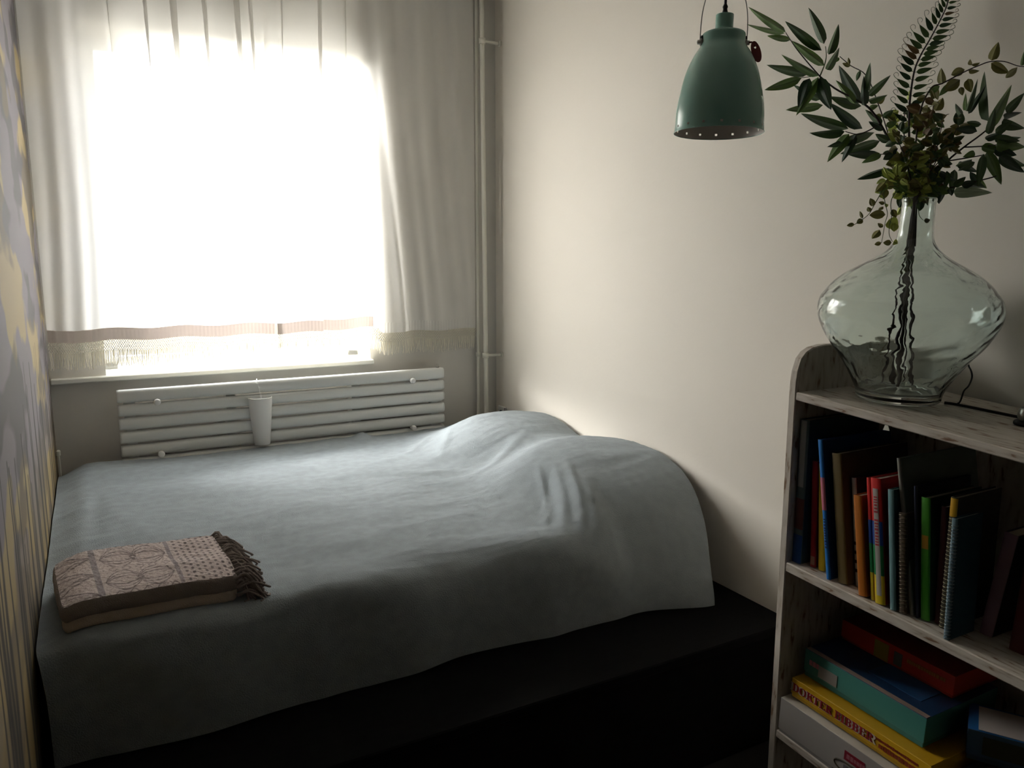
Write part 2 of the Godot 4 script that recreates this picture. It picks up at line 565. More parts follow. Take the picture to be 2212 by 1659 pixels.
func build_curtains() -> void:
	var spans := [[LEFT_X + 0.012, 0.752, "white cotton curtain panel on the left with dark woven hem and knotted fringe", 0.0], [0.738, 1.772, "white cotton curtain panel on the right hanging in folds beside the heating pipe", 0.010]]
	for s in spans:
		var x0: float = s[0]
		var x1: float = s[1]
		var lift := Vector3(0, 0, s[3])
		var root := thing("curtain", s[2], "curtain", Vector3((x0 + x1) * 0.5, 0, WALL_Z + 0.09), "curtain panels at the window")
		var off := lift - root.position
		var n := int((x1 - x0) / 0.0028)
		var st := begin()
		add_grid(st, n, 64, func(u: float, v: float) -> Vector3:
			var x := lerpf(x0, x1, u)
			return curtain_point(x, lerpf(hem_line(x), 2.84, pow(v, 0.9))) + off)
		obj("fabric", finish(st), M.curtain, root)
		for part in [[x0, minf(x1, 1.212), M.hem], [maxf(x0, 1.212), x1, M.curtain]]:
			var a: float = part[0]
			var b: float = part[1]
			if b - a < 0.02:
				continue
			st = begin()
			add_grid(st, int((b - a) / 0.004), 6, func(u: float, v: float) -> Vector3:
				var x := lerpf(a, b, u)
				return curtain_point(x, hem_line(x) - 0.05 * (1.0 - v)) + off + Vector3(0, 0.001, 0.0015 + 0.0008 * sin(x * 400.0)))
			obj("hem_band", finish(st), part[2], root)
		# knotted net below the band
		st = begin()
		var m := int((x1 - x0) / 0.0085)
		for row in 3:
			for k in m:
				for dir in [-1.0, 1.0]:
					var xa := x0 + (k + 0.5) * 0.0085
					var xb := clampf(xa + dir * 0.0085, x0, x1)
					var ya := hem_line(xa) - 0.048 - row * 0.0145
					var yb := ya - 0.0145
					var bulge := 0.0012 if dir > 0.0 else -0.0012
					add_tube(st, [curtain_point(xa, ya) + off, curtain_point((xa + xb) * 0.5, (ya + yb) * 0.5) + off + Vector3(0, 0, bulge), curtain_point(xb, yb) + off], 0.0013, 0.0013, 4)
		var net := obj("knotted_net", finish(st), M.thread, root)
		net.set_meta("kind", "stuff")
		st = begin()
		for k in m * 2:
			var x := clampf(x0 + (k + 0.5) * 0.00425 + rng.randf_range(-0.001, 0.001), x0, x1)
			var y := hem_line(x) - 0.0915
			var pts := []
			var ph := rng.randf() * TAU
			var am := rng.randf_range(0.001, 0.005)
			var ln := rng.randf_range(0.055, 0.072)
			for q in 6:
				var f := q / 5.0
				pts.append(curtain_point(x + am * sin(ph + f * 4.0) * f, y - ln * f) + off + Vector3(0, 0, am * cos(ph * 1.7 + f * 3.0) * f))
			add_tube(st, pts, 0.0016, 0.0009, 4)
		var fr := obj("fringe", finish(st), M.thread, root)
		fr.set_meta("kind", "stuff")
	var rail := obj("curtain_rail", span(Vector3(LEFT_X + 0.01, 2.84, WALL_Z + 0.01), Vector3(1.78, 2.87, WALL_Z + 0.13), 0.004), M.frame)
	tag(rail, "white curtain rail above the window out of the picture top", "curtain rail")

# ---------------------------------------------------------------- radiator, humidifier, pipe
func build_radiator() -> void:
	var x0 := 0.062
	var x1 := 1.556
	var root := thing("radiator", "white wall radiator of flat horizontal tubes under the window", "radiator", Vector3((x0 + x1) * 0.5, 0.6, -3.61))
	var off := -root.position
	var gaps := [1.013, 0.953, 0.895, 0.836, 0.777, 0.718, 0.659, 0.600]
	for k in 7:
		var hi: float = gaps[k] - (0.0 if k == 0 else 0.004)
		var lo: float = gaps[k + 1] + 0.004
		var prof := []
		var cy := (hi + lo) * 0.5
		var ry := (hi - lo) * 0.5
		for q in 20:
			var a := TAU * q / 20.0
			var sx := signf(cos(a)) * pow(absf(cos(a)), 0.7)
			var sy := signf(sin(a)) * pow(absf(sin(a)), 0.7)
			prof.append(Vector2(-3.606 + 0.022 * sx, cy + ry * sy))
		var st := begin()
		add_grid(st, 20, 6, func(u: float, v: float) -> Vector3:
			var i := int(round(u * 20.0)) % 20
			var j := int(round(v * 6.0))
			var xs := [x0 + 0.004, x0, x0, x0 + 0.01, x1 - 0.01, x1, x1 - 0.004]
			var sc := [0.0, 0.8, 0.93, 1.0, 1.0, 0.93, 0.0]
			var p: Vector2 = prof[i]
			return Vector3(xs[j], cy + (p.y - cy) * sc[j], -3.606 + (p.x + 3.606) * sc[j]) + off, true)
		obj("tube", finish(st), M.radiator, root)
	for x in [x0 + 0.045, x1 - 0.045]:
		obj("header", span(Vector3(x - 0.022, 0.602, -3.644), Vector3(x + 0.022, 1.0, -3.612), 0.005), M.radiator, root, Transform3D(Basis(), off))
	for c in [[0.214, 0.955], [1.378, 0.961], [0.215, 0.726], [1.377, 0.720]]:
		var cap := lathe(smooth_profile([Vector2(0.0001, 0.02), Vector2(0.010, 0.019), Vector2(0.0135, 0.014), Vector2(0.0138, 0.004), Vector2(0.008, 0.0), Vector2(0.006, -0.03), Vector2(0.0001, -0.03)], 3), 20)
		obj("cap", cap, M.cone, root, Transform3D(Basis(Vector3.RIGHT, PI / 2), Vector3(c[0], c[1], -3.576) + off))
	var vent := obj("vent_valve", lathe([Vector2(0.0001, 0.016), Vector2(0.006, 0.016), Vector2(0.006, 0.006), Vector2(0.009, 0.006), Vector2(0.009, -0.002), Vector2(0.0001, -0.002)], 12), M.steel, root, Transform3D(Basis(), Vector3(1.53, 1.014, -3.61) + off))
	vent.set_meta("label", "small metal vent valve")
	var foot := obj("bracket", span(Vector3(0.5, 0.60, -3.70), Vector3(0.54, 0.98, -3.62)), M.radiator, root, Transform3D(Basis(), off))
	foot.name = "bracket"
	obj("bracket", span(Vector3(1.08, 0.60, -3.70), Vector3(1.12, 0.98, -3.62)), M.radiator, root, Transform3D(Basis(), off))
	# water holder hooked over the top tube
	var hum := thing("radiator_humidifier", "white half round tapering water holder hung on the radiator front", "humidifier", Vector3(0.640, 0.72, -3.578))
	var wall_t := 0.003
	var st2 := begin()
	# half round body: outside, rim, inside
	var rows := [[0.0, 0.0001, 0.0], [0.0, 0.034, 0.0], [0.004, 0.0355, 0.0], [0.11, 0.045, 0.0], [0.215, 0.0525, 0.0], [0.218, 0.0515, 0.0], [0.215, 0.0525 - wall_t, 0.0], [0.11, 0.042, 0.0], [0.012, 0.032, 0.0], [0.012, 0.0001, 0.0]]
	add_grid(st2, 28, rows.size() - 1, func(u: float, v: float) -> Vector3:
		var r = rows[int(round(v * (rows.size() - 1)))]
		var a := PI * (1.0 - u)
		return Vector3(cos(a) * r[1], r[0], sin(a) * r[1] * 0.95))
	add_grid(st2, 8, 8, func(u: float, v: float) -> Vector3: return Vector3(lerpf(-1, 1, u) * lerpf(0.034, 0.0525, v), v * 0.216, 0.0), true, 2)
	obj("body", finish(st2), M.cone, hum)
	var rim := []
	for k in 25:
		var a := PI * k / 24.0
		rim.append(Vector3(cos(a) * 0.0515, 0.217, sin(a) * 0.049))
	obj("rim", tube(rim, 0.0022), M.gloss_white, hum)
	obj("hook_wire", tube(smooth_path([Vector3(0.002, 0.20, 0.004), Vector3(0.0, 0.235, 0.006), Vector3(-0.004, 0.27, -0.001), Vector3(-0.006, 0.296, -0.012), Vector3(-0.006, 0.298, -0.03), Vector3(-0.006, 0.27, -0.052)], 4), 0.0011), M.cone, hum)
	obj("hook_tab", box(Vector3(0.008, 0.018, 0.003), 0.001), M.cone, hum, Transform3D(Basis(), Vector3(0.003, 0.222, 0.006)))

func build_pipe() -> void:
	var root := thing("heating_pipe", "white painted heating pipe running up the corner beside the curtain", "pipe", Vector3(1.815, 0.0, -3.63))
	obj("pipe", tube([Vector3(0.004, 0, 0), Vector3(0.002, 1.0, 0), Vector3(-0.006, 2.0, 0), Vector3(-0.012, CEIL_Y, 0)], 0.0115, -1.0, 16), M.pipe, root)
	for y in [2.633, 1.056]:
		var dx := -0.009 if y > 2.0 else 0.0
		var st := begin()
		add_lathe(st, [Vector2(0.0122, -0.014), Vector2(0.0165, -0.013), Vector2(0.0165, 0.013), Vector2(0.0122, 0.014)], 16)
		add_box(st, Vector3(0.05, 0, 0), Vector3(0.08, 0.014, 0.012), 0.003)
		add_box(st, Vector3(0.096, 0, 0), Vector3(0.008, 0.026, 0.026), 0.003)
		obj("clamp", finish(st), M.pipe, root, Transform3D(Basis(), Vector3(dx, y, 0)))
	var r2 := thing("thin_pipe", "thinner white pipe behind the main heating pipe in the corner", "pipe", Vector3(1.788, 0, -3.668))
	obj("pipe", tube([Vector3(0, 0, 0), Vector3(0.002, 1.0, 0), Vector3(0.004, CEIL_Y, 0)], 0.0085, -1.0, 12), M.pipe, r2)
	obj("collar", lathe([Vector2(0.0086, -0.012), Vector2(0.0125, -0.011), Vector2(0.0125, 0.011), Vector2(0.0086, 0.012)], 14), M.pipe, r2, Transform3D(Basis(), Vector3(0.002, 1.06, 0)))

# ---------------------------------------------------------------- bed
var bed_noise: FastNoiseLite
var bed_fine: FastNoiseLite

func lump(x: float, z: float, cx: float, cz: float, rx: float, rz: float, p := 1.5) -> float:
	var q := pow((x - cx) / rx, 2.0) + pow((z - cz) / rz, 2.0)
	return exp(-pow(q, p))

func ridge(x: float, z: float, a: Vector2, b: Vector2, w: float) -> float:
	var q := Vector2(x, z)
	var t := clampf((q - a).dot(b - a) / (b - a).length_squared(), 0.0, 1.0)
	var d := q.distance_to(a.lerp(b, t))
	return exp(-d * d / (w * w)) * sin(PI * clampf(t * 0.9 + 0.05, 0.0, 1.0))

func bed_base(x: float, z: float) -> float:      # height of the blanket over the mattress and pillows
	var y := 0.703 + 0.006 * smoothstep(-2.4, -3.5, z)
	y += 0.128 * lump(x, z, 1.70, -3.10, 0.36, 0.34, 1.7)
	y += 0.135 * lump(x, z, 1.72, -2.45, 0.40, 0.30, 1.8)
	y += 0.022 * lump(x, z, -0.03, -3.5, 0.16, 0.16, 1.0)
	y += 0.024 * lump(x, z, 1.10, -3.53, 0.035, 0.07, 1.0)
	y += 0.012 * lump(x, z, 1.0, -3.5, 0.12, 0.05, 1.0)
	y -= 0.035 * smoothstep(-0.06, -0.18, x)
	return y

func bed_detail(x: float, z: float) -> float:    # wrinkles and slack
	var y := 0.010 * bed_noise.get_noise_2d(x * 1.0, z * 1.6)
	y += 0.0022 * bed_fine.get_noise_2d(x * 0.55, z * 1.6)
	for k in 4:
		var s: float = k
		var a := Vector2(1.425 + s * 0.034, -2.42 + s * 0.055)
		var m := Vector2(1.335 + s * 0.034, -2.20 + s * 0.050)
		var b := Vector2(1.235 + s * 0.052, -2.045 + s * 0.030)
		var w: float = [0.014, 0.019, 0.018, 0.024][k]
		var q := Vector2(x, z)
		if absf(x - m.x) < 0.25 and absf(z - m.y) < 0.35:
			var d := minf(seg(q, a, m), seg(q, m, b))
			var along := clampf((q - a).dot(b - a) / (b - a).length_squared(), 0.0, 1.0)
			y += [0.007, 0.011, 0.010, 0.008][k] * exp(-d * d / (w * w)) * pow(sin(PI * clampf(0.08 + along * 0.84, 0.0, 1.0)), 0.7)
	y += 0.010 * ridge(x, z, Vector2(1.62, -2.86), Vector2(1.28, -2.66), 0.03)
	y += 0.007 * ridge(x, z, Vector2(1.45, -3.25), Vector2(1.25, -2.95), 0.025)
	y += 0.006 * ridge(x, z, Vector2(1.38, -3.3), Vector2(1.15, -3.1), 0.025)
	y += 0.005 * ridge(x, z, Vector2(0.9, -2.9), Vector2(1.3, -2.75), 0.03)
	y += 0.005 * ridge(x, z, Vector2(1.75, -2.95), Vector2(1.55, -3.3), 0.02)
	y += 0.006 * ridge(x, z, Vector2(0.02, -2.9), Vector2(0.1, -2.5), 0.04)
	y -= 0.008 * ridge(x, z, Vector2(-0.03, -3.3), Vector2(-0.06, -2.4), 0.03)
	return y

func seg(q: Vector2, a: Vector2, b: Vector2) -> float:
	return q.distance_to(a.lerp(b, clampf((q - a).dot(b - a) / (b - a).length_squared(), 0.0, 1.0)))

func bed_top(x: float, z: float) -> float:
	return bed_base(x, z) + bed_detail(x, z)

func curve_at(x: float, pts: Array) -> float:
	for k in pts.size() - 1:
		if x < pts[k + 1][0]:
			return lerpf(pts[k][1], pts[k + 1][1], smoothstep(pts[k][0], pts[k + 1][0], x))
	return pts[-1][1]

func roll_start(x: float) -> float:              # where the top begins to round over the front edge
	return curve_at(x, [[0.45, -2.05], [0.90, -2.24], [1.22, -2.12], [1.55, -2.42]])

func roll_power(x: float) -> float:
	return curve_at(x, [[0.45, 7.0], [0.90, 4.4], [1.22, 5.0], [1.52, 1.85]])

func bed_surface(x: float, z: float) -> float:    # top with the rounded front edge
	var zr := roll_start(x)
	var zf := -1.885
	if z <= zr:
		return bed_top(x, z)
	var p := roll_power(x)
	var t := clampf((z - zr) / (zf - zr), 0.0, 1.0)
	var k := pow(maxf(0.0, 1.0 - pow(t, p)), 1.0 / p)
	return BED_Y + (bed_base(x, zr) + bed_detail(x, z) - BED_Y) * k

func blanket_point(u: float, v: float) -> Vector3:
	var xl := LEFT_X + 0.006
	var xr := 1.893
	var z: float
	var y: float
	if v < 0.36:                                   # hanging front and the roll of the edge
		var th := (1.0 - v / 0.36)
		var x0 := lerpf(xl + 0.02 * th, lerpf(xr, 1.758, smoothstep(0.25, 0.9, th)), u)
		var zr := roll_start(x0)
		var p := roll_power(x0)
		var zf := -1.885 + 0.012 * sin(x0 * 5.0 + 0.6) + 0.010 * sin(x0 * 11.0) + 0.07 * smoothstep(1.45, 1.76, x0) - 0.02 * lump(x0, 0, 1.3, 0, 0.12, 1, 1.0)
		var a := th * PI / 2
		z = zr + (zf - zr) * pow(sin(a), 2.0 / p)
		var hem := BED_Y + 0.006 + 0.004 * sin(x0 * 9.0)
		y = hem + (bed_base(x0, zr) + bed_detail(x0, z) - hem) * pow(maxf(cos(a), 0.0), 2.0 / p)
		var f := th * (1.0 - 0.2 * th)             # slack folds in the hanging part
		z += f * (0.010 * bed_noise.get_noise_2d(x0 * 2.2, 7.0 + th) + 0.016 * ridge(x0, th, Vector2(1.42, 0.35), Vector2(1.30, 0.8), 0.05))
		return Vector3(x0, y, z)
	var x := lerpf(xl, xr, u)
	var zb := -3.56 + 0.012 * bed_noise.get_noise_2d(x * 3.0, 50.0)
	if v < 0.97:
		var t := (v - 0.36) / 0.61
		z = lerpf(roll_start(x), zb, t)
		return Vector3(x, bed_top(x, z), z)
	var q := (v - 0.97) / 0.03
	return Vector3(x, bed_top(x, zb) - 0.12 * q * q, zb - 0.02 * sin(q * PI / 2))

func build_bed() -> void:
	bed_noise = noise(51, 1.6, 2)
	bed_fine = noise(52, 11.0, 3)
	var p := thing("bed_platform", "black painted wooden bed platform carrying the mattress and blanket", "bed platform", Vector3(0.86, 0, -2.6))
	var off := -p.position
	obj("top_board", span(Vector3(LEFT_X + 0.006, BED_Y - 0.03, -3.68), Vector3(RIGHT_X - 0.006, BED_Y, -1.605), 0.004), M.black_wood, p, Transform3D(Basis(), off))
	obj("front_panel", span(Vector3(LEFT_X + 0.006, 0.0, -1.64), Vector3(RIGHT_X - 0.006, BED_Y - 0.03, -1.62), 0.002), M.black_wood, p, Transform3D(Basis(), off))
	obj("support", span(Vector3(0.7, 0.0, -3.6), Vector3(0.74, BED_Y - 0.03, -1.65), 0.002), M.black_wood, p, Transform3D(Basis(), off))
	# mattress with rounded edges
	var st := begin()
	add_box(st, Vector3(0.865, 0.51, -2.765), Vector3(2.05, 0.205, 1.62), 0.05)
	var mt := obj("mattress", finish(st), M.mattress)
	tag(mt, "dark blue grey mattress corner showing under the blanket beside the white wall", "mattress")
	st = begin()
	add_grid(st, 330, 280, func(u: float, v: float) -> Vector3: return blanket_point(u, v), false)
	var bl := obj("blanket", finish(st), M.fleece)
	tag(bl, "large pale blue grey fleece blanket spread over the bed and its pillows", "blanket")

func throw_texture() -> ImageTexture:
	var W := 640
	var H := 512
	var im := Image.create(W, H, false, Image.FORMAT_RGB8)
	var n := noise(61, 0.06, 3)
	var n2 := noise(62, 0.012, 2)
	var base := Color(0.74, 0.68, 0.655)
	var dark := Color(0.38, 0.34, 0.335)
	var band := Color(0.50, 0.47, 0.475)
	for y in H:
		for x in W:
			var s := float(x) / W
			var t := float(y) / H
			var wob := 0.012 * n2.get_noise_2d(x, y)
			var c := base.lerp(dark, 0.08 + 0.16 * n.get_noise_2d(x * 2.0, y * 2.0))
			var ink := 0.0
			if s > 0.255 and s < 0.655:
				# two rows of nested leaf shapes meeting point to point
				var row := t * 2.0 + wob
				var ly := fposmod(row, 1.0) - 0.5
				var lx := (s - 0.455) / 0.2
				for cx in [-0.45, 0.45]:
					var ax: float = (lx - cx) / 0.55
					if absf(ax) < 1.0:
						var half := 0.40 * (1.0 - ax * ax)
						var r := absf(ly) / maxf(half, 0.001)
						for ring in [1.0, 0.66, 0.36]:
							ink = maxf(ink, 1.0 - absf(r - ring) * half / 0.026)
				ink = maxf(ink, (1.0 - absf(absf(ly) - 0.47 + 0.06 * sin(lx * 16.0)) / 0.03) * 0.8)
			elif s < 0.20:
				var zz := absf(fposmod(t * 2.6 + wob * 4.0, 1.0) - 0.5)
				ink = maxf(0.0, 1.0 - absf(zz - 0.45 * (1.0 - s / 0.2) - 0.03) / 0.05)
				ink = maxf(ink, 0.8 - absf(zz - 0.22 * (1.0 - s / 0.2)) / 0.05)
			elif s > 0.705:
				var hx := fposmod((s - 0.705) * 26.0, 1.0) - 0.5
				var hy := fposmod(t * 13.0 + (0.5 if int((s - 0.705) * 26.0) % 2 == 1 else 0.0), 1.0) - 0.5
				ink = clampf((0.32 - sqrt(hx * hx + hy * hy)) * 6.0, 0.0, 1.0)
			if (s >= 0.20 and s < 0.235) or (s >= 0.665 and s < 0.69):
				c = c.lerp(band, 0.75)
			c = c.lerp(dark, clampf(ink, 0.0, 1.0) * 0.85)
			im.set_pixel(x, y, c)
	return ImageTexture.create_from_image(im)

func throw_ground(s: float, t: float, grow := 0.0) -> Vector3:
	var bl := Vector2(-0.150, -2.315)
	var br := Vector2(0.262, -2.285)
	var fl := Vector2(-0.118, -1.955)
	var fr := Vector2(0.275, -1.935)
	var q := bl.lerp(br, s).lerp(fl.lerp(fr, s), t)
	return Vector3(q.x, bed_surface(q.x, minf(q.y, -1.95)) , q.y)

func add_folded(st_side: SurfaceTool, st_top: SurfaceTool, lo: float, hi: float, inset: float, ph: float) -> void:
	var m := 40
	var per := func(a: float) -> Vector2:          # once round the rounded footprint
		var k := fposmod(a, 1.0) * 4.0
		var e := int(k)
		var f := k - e
		var q := Vector2(f, 0)
		if e == 1: q = Vector2(1, f)
		elif e == 2: q = Vector2(1.0 - f, 1)
		elif e == 3: q = Vector2(0, 1.0 - f)
		return q
	var rag := noise(70 + int(ph), 9.0, 2)
	add_grid(st_side, m * 4, 6, func(u: float, v: float) -> Vector3:
		var q: Vector2 = per.call(u if u < 1.0 else 0.0)
		var a := v * PI
		var out := sin(a)
		var c := Vector2(0.5, 0.5)
		var corner := pow(absf(q.x - 0.5) * 2.0, 8.0) * pow(absf(q.y - 0.5) * 2.0, 8.0)
		var k := 1.0 - inset - 0.035 * (1.0 - out) - 0.035 * corner + 0.018 * rag.get_noise_2d(q.x * 2.2 + ph, q.y * 2.2 + v * 0.3)
		var w := c + (q - c) * k
		var g := throw_ground(w.x, w.y)
		return g + Vector3(0, lerpf(lo, hi, 0.5 - 0.5 * cos(a)), 0), true)
	add_grid(st_top, 48, 48, func(u: float, v: float) -> Vector3:
		var k := 1.0 - inset - 0.03
		var q := Vector2(0.5, 0.5) + (Vector2(u, v) - Vector2(0.5, 0.5)) * k
		var corner := pow(absf(q.x - 0.5) * 2.0, 8.0) * pow(absf(q.y - 0.5) * 2.0, 8.0)
		q = Vector2(0.5, 0.5) + (q - Vector2(0.5, 0.5)) * (1.0 - 0.035 * corner)
		var g := throw_ground(q.x, q.y)
		var e := minf(minf(u, 1.0 - u), minf(v, 1.0 - v))
		return g + Vector3(0, hi + 0.002 * smoothstep(0.0, 0.08, e) + 0.0025 * bed_fine.get_noise_2d(q.x * 3.0, q.y * 3.0), 0), true)

func build_throw() -> void:
	var root := thing("folded_throw", "folded taupe woven throw with dark leaf motifs and shaggy fringe on the blanket", "throw", Vector3(0.06, 0.70, -2.12))
	var off := Transform3D(Basis(), -root.position)
	var a := begin()
	var b := begin()
	add_folded(a, b, 0.0, 0.030, 0.02, 0.0)
	var both := begin()
	both.append_from(finish(a), 0, Transform3D())
	both.append_from(finish(b), 0, Transform3D())
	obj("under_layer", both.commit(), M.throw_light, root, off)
	a = begin()
	b = begin()
	add_folded(a, b, 0.028, 0.068, 0.0, 3.0)
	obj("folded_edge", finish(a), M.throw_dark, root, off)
	var tm: StandardMaterial3D = mat(Color(1, 1, 1), 1.0)
	tm.albedo_texture = throw_texture()
	tm.normal_enabled = true
	tm.normal_texture = noise_tex(15, 0.12, 256, null, true, 2.0)
	tm.cull_mode = BaseMaterial3D.CULL_DISABLED
	obj("woven_top", finish(b), tm, root, off)
	var st := begin()
	for k in 190:
		var t := rng.randf_range(-0.02, 1.02)
		var s := rng.randf_range(0.965, 1.0)
		var lift := rng.randf_range(0.015, 0.066)
		var g := throw_ground(s, clampf(t, 0, 1)) + Vector3(0, lift, 0)
		var ln := rng.randf_range(0.03, 0.075)
		var dz := rng.randf_range(-0.012, 0.02)
		var q1 := g + Vector3(ln * 0.5, rng.randf_range(0.0, 0.012), dz * 0.5)
		var q2 := g + Vector3(ln, 0, dz)
		q2.y = maxf(q2.y - rng.randf_range(0.01, 0.05), bed_surface(q2.x, q2.z) + 0.003)
		var q3 := q2 + Vector3(rng.randf_range(-0.012, 0.008), -0.006, rng.randf_range(-0.012, 0.012))
		q3.y = maxf(q3.y, bed_surface(q3.x, q3.z) + 0.002)
		add_tube(st, smooth_path([g, q1, q2, q3], 3), 0.0036, 0.0026, 5)
	var fr := obj("fringe", finish(st), M.throw_dark, root, off)
	fr.set_meta("kind", "stuff")

# ---------------------------------------------------------------- bookcase
const CASE_X := 1.512
const CASE_L := -1.333
const CASE_R := -0.43

func shelf_y(which: int, z: float) -> float:
	var y0: float = [1.231, 0.789, 0.322, 0.06][which]
	var k: float = [0.066, 0.05, 0.06, 0.055][which]
	return y0 - k * (z + 1.311)

func side_board(z0: float, z1: float, x_back: float) -> ArrayMesh:
	var out := [Vector2(CASE_X, 0.0), Vector2(CASE_X, 1.225)]
	for q in [[1.5125, 1.255], [1.516, 1.282], [1.527, 1.312], [1.543, 1.328], [1.565, 1.338], [1.60, 1.343]]:
		out.append(Vector2(q[0], q[1]))
	out.append(Vector2(x_back, 1.343))
	out.append(Vector2(x_back, 0.0))
	var st := begin()
	var c := Vector3(1.7, 0.65, (z0 + z1) * 0.5)
	var e := 0.0025
	var fa := []
	var fb := []
	for q in out:
		fa.append(Vector3(q.x + (e if q.x < 1.7 else -e), q.y - (e if q.y > 1.2 else 0.0), z0))
		fb.append(Vector3(q.x + (e if q.x < 1.7 else -e), q.y - (e if q.y > 1.2 else 0.0), z1))
	poly(st, fa, c)
	poly(st, fb, c)
	for k in out.size():
		var p: Vector2 = out[k]
		var q: Vector2 = out[(k + 1) % out.size()]
		var a := Vector3(p.x, p.y, z0 + e)
		var b := Vector3(q.x, q.y, z0 + e)
		var d := Vector3(p.x, p.y, z1 - e)
		var f := Vector3(q.x, q.y, z1 - e)
		poly(st, [a, b, f, d], c)
		poly(st, [a, b, fa[(k + 1) % out.size()], fa[k]], c)
		poly(st, [d, f, fb[(k + 1) % out.size()], fb[k]], c)
	return finish(st)

func build_bookcase() -> void:
	var root := thing("bookcase", "worn white painted wooden bookcase with round topped sides holding books and games", "bookcase", Vector3(1.7, 0, -0.88))
	var off := Transform3D(Basis(), -root.position)
	obj("side_panel", side_board(CASE_L, -1.311, 1.90), M.paint_up, root, off)
	obj("side_panel", side_board(CASE_R, CASE_R + 0.022, 1.90), M.paint_up, root, off)
	for k in 4:
		var ang := atan([0.066, 0.05, 0.06, 0.055][k])
		var thick: float = [0.0205, 0.025, 0.022, 0.022][k]
		var zc := (-1.311 + CASE_R) * 0.5
		var bas := Basis(Vector3.RIGHT, ang)
		var st := begin()
		add_box(st, Vector3(0, -thick * 0.5, 0), Vector3(0.386, thick, (CASE_R + 1.311) / cos(ang) - 0.002), 0.0025)
		obj("shelf", finish(st), M.paint, root, off * Transform3D(bas, Vector3(CASE_X + 0.193, shelf_y(k, zc), zc)))
	obj("back_board", span(Vector3(1.901, 0.0, CASE_L + 0.002), Vector3(1.909, 1.19, CASE_R + 0.02)), M.paint_up, root, off)

# ---------------------------------------------------------------- books
func make_book(called: String, label: String, xf: float, z0: float, w: float, h: float, lean: float, depth: float, spine: Color, board: Color, which := 1) -> Node3D:
	var root := thing(called, label, "book", Vector3(xf, shelf_y(which, z0) + 0.0008, z0), "books on the middle shelf")
	root.rotation = Vector3(-lean, 0, 0)
	var t := minf(0.0022, w * 0.2)
	var st := begin()
	add_box(st, Vector3(depth * 0.5 + 0.002, h * 0.5, t * 0.5), Vector3(depth - 0.004, h, t), 0.0006)
	add_box(st, Vector3(depth * 0.5 + 0.002, h * 0.5, w - t * 0.5), Vector3(depth - 0.004, h, t), 0.0006)
	obj("cover", finish(st), mat(board, 0.45), root)
	st = begin()
	add_grid(st, 8, 1, func(u: float, v: float) -> Vector3:        # gently rounded spine
		var a := PI * u
		return Vector3(0.003 - 0.003 * sin(a), v * h, w * 0.5 - cos(a) * w * 0.5), false)
	add_grid(st, 8, 1, func(u: float, v: float) -> Vector3:
		var a := PI * u
		return Vector3(0.005 - 0.003 * sin(a) * 0.6, v * h, w * 0.5 - cos(a) * (w * 0.5 - 0.0002)), true, 2)
	for y in [0.0, h]:
		var ring := []
		for k in 9:
			var a := PI * k / 8.0
			ring.append(Vector3(0.003 - 0.003 * sin(a), y, w * 0.5 - cos(a) * w * 0.5))
		poly(st, ring, Vector3(0.003, h * 0.5, w * 0.5))
	obj("spine", finish(st), mat(spine, 0.4), root)
	obj("pages", box(Vector3(depth - 0.009, h - 0.006, maxf(w - 2.0 * t - 0.0004, 0.001)), 0.0, Vector3(0.005 + (depth - 0.009) * 0.5, h * 0.5, w * 0.5)), mat(rgb(196, 188, 170), 0.95), root)
	return root

func on_spine(root: Node3D, called: String, w: float, y0: float, y1: float, c: Color, inset := 0.08) -> void:
	var st := begin()
	add_grid(st, 6, 1, func(u: float, v: float) -> Vector3:
		var a := PI * (inset + (1.0 - 2.0 * inset) * u)
		return Vector3(0.003 - 0.0034 * sin(a) - 0.0002, lerpf(y0, y1, v), w * 0.5 - cos(a) * (w * 0.5 + 0.0003)))
	var o := obj(called, finish(st), mat(c, 0.4), root)
	(o.get_surface_override_material(0) as StandardMaterial3D).cull_mode = BaseMaterial3D.CULL_DISABLED

func spine_print(root: Node3D, w: float, y0: float, y1: float, c: Color) -> void:   # small print, too blurred in the photograph to read
	var st := begin()
	var y := y1
	while y > y0:
		var g := rng.randf_range(0.004, 0.007)
		add_box(st, Vector3(-0.0008, y - g * 0.5, w * 0.5), Vector3(0.0012, g * 0.72, w * rng.randf_range(0.26, 0.36)))
		y -= g + 0.0015
	obj("small_print", finish(st), mat(c, 0.5), root)

func spiral(root: Node3D, w: float, h: float, c: Color, n: int) -> void:
	var st := begin()
	for k in n:
		var y := h * (k + 0.5) / n
		var pts := []
		for q in 9:
			var a := TAU * q / 8.0
			pts.append(Vector3(0.004 - cos(a) * 0.006, y + 0.0008 * sin(a), w * 0.5 + sin(a) * w * 0.55))
		add_tube(st, pts, 0.0009, 0.0009, 4)
	obj("spiral_binding", finish(st), mat(c, 0.35, 0.6), root)

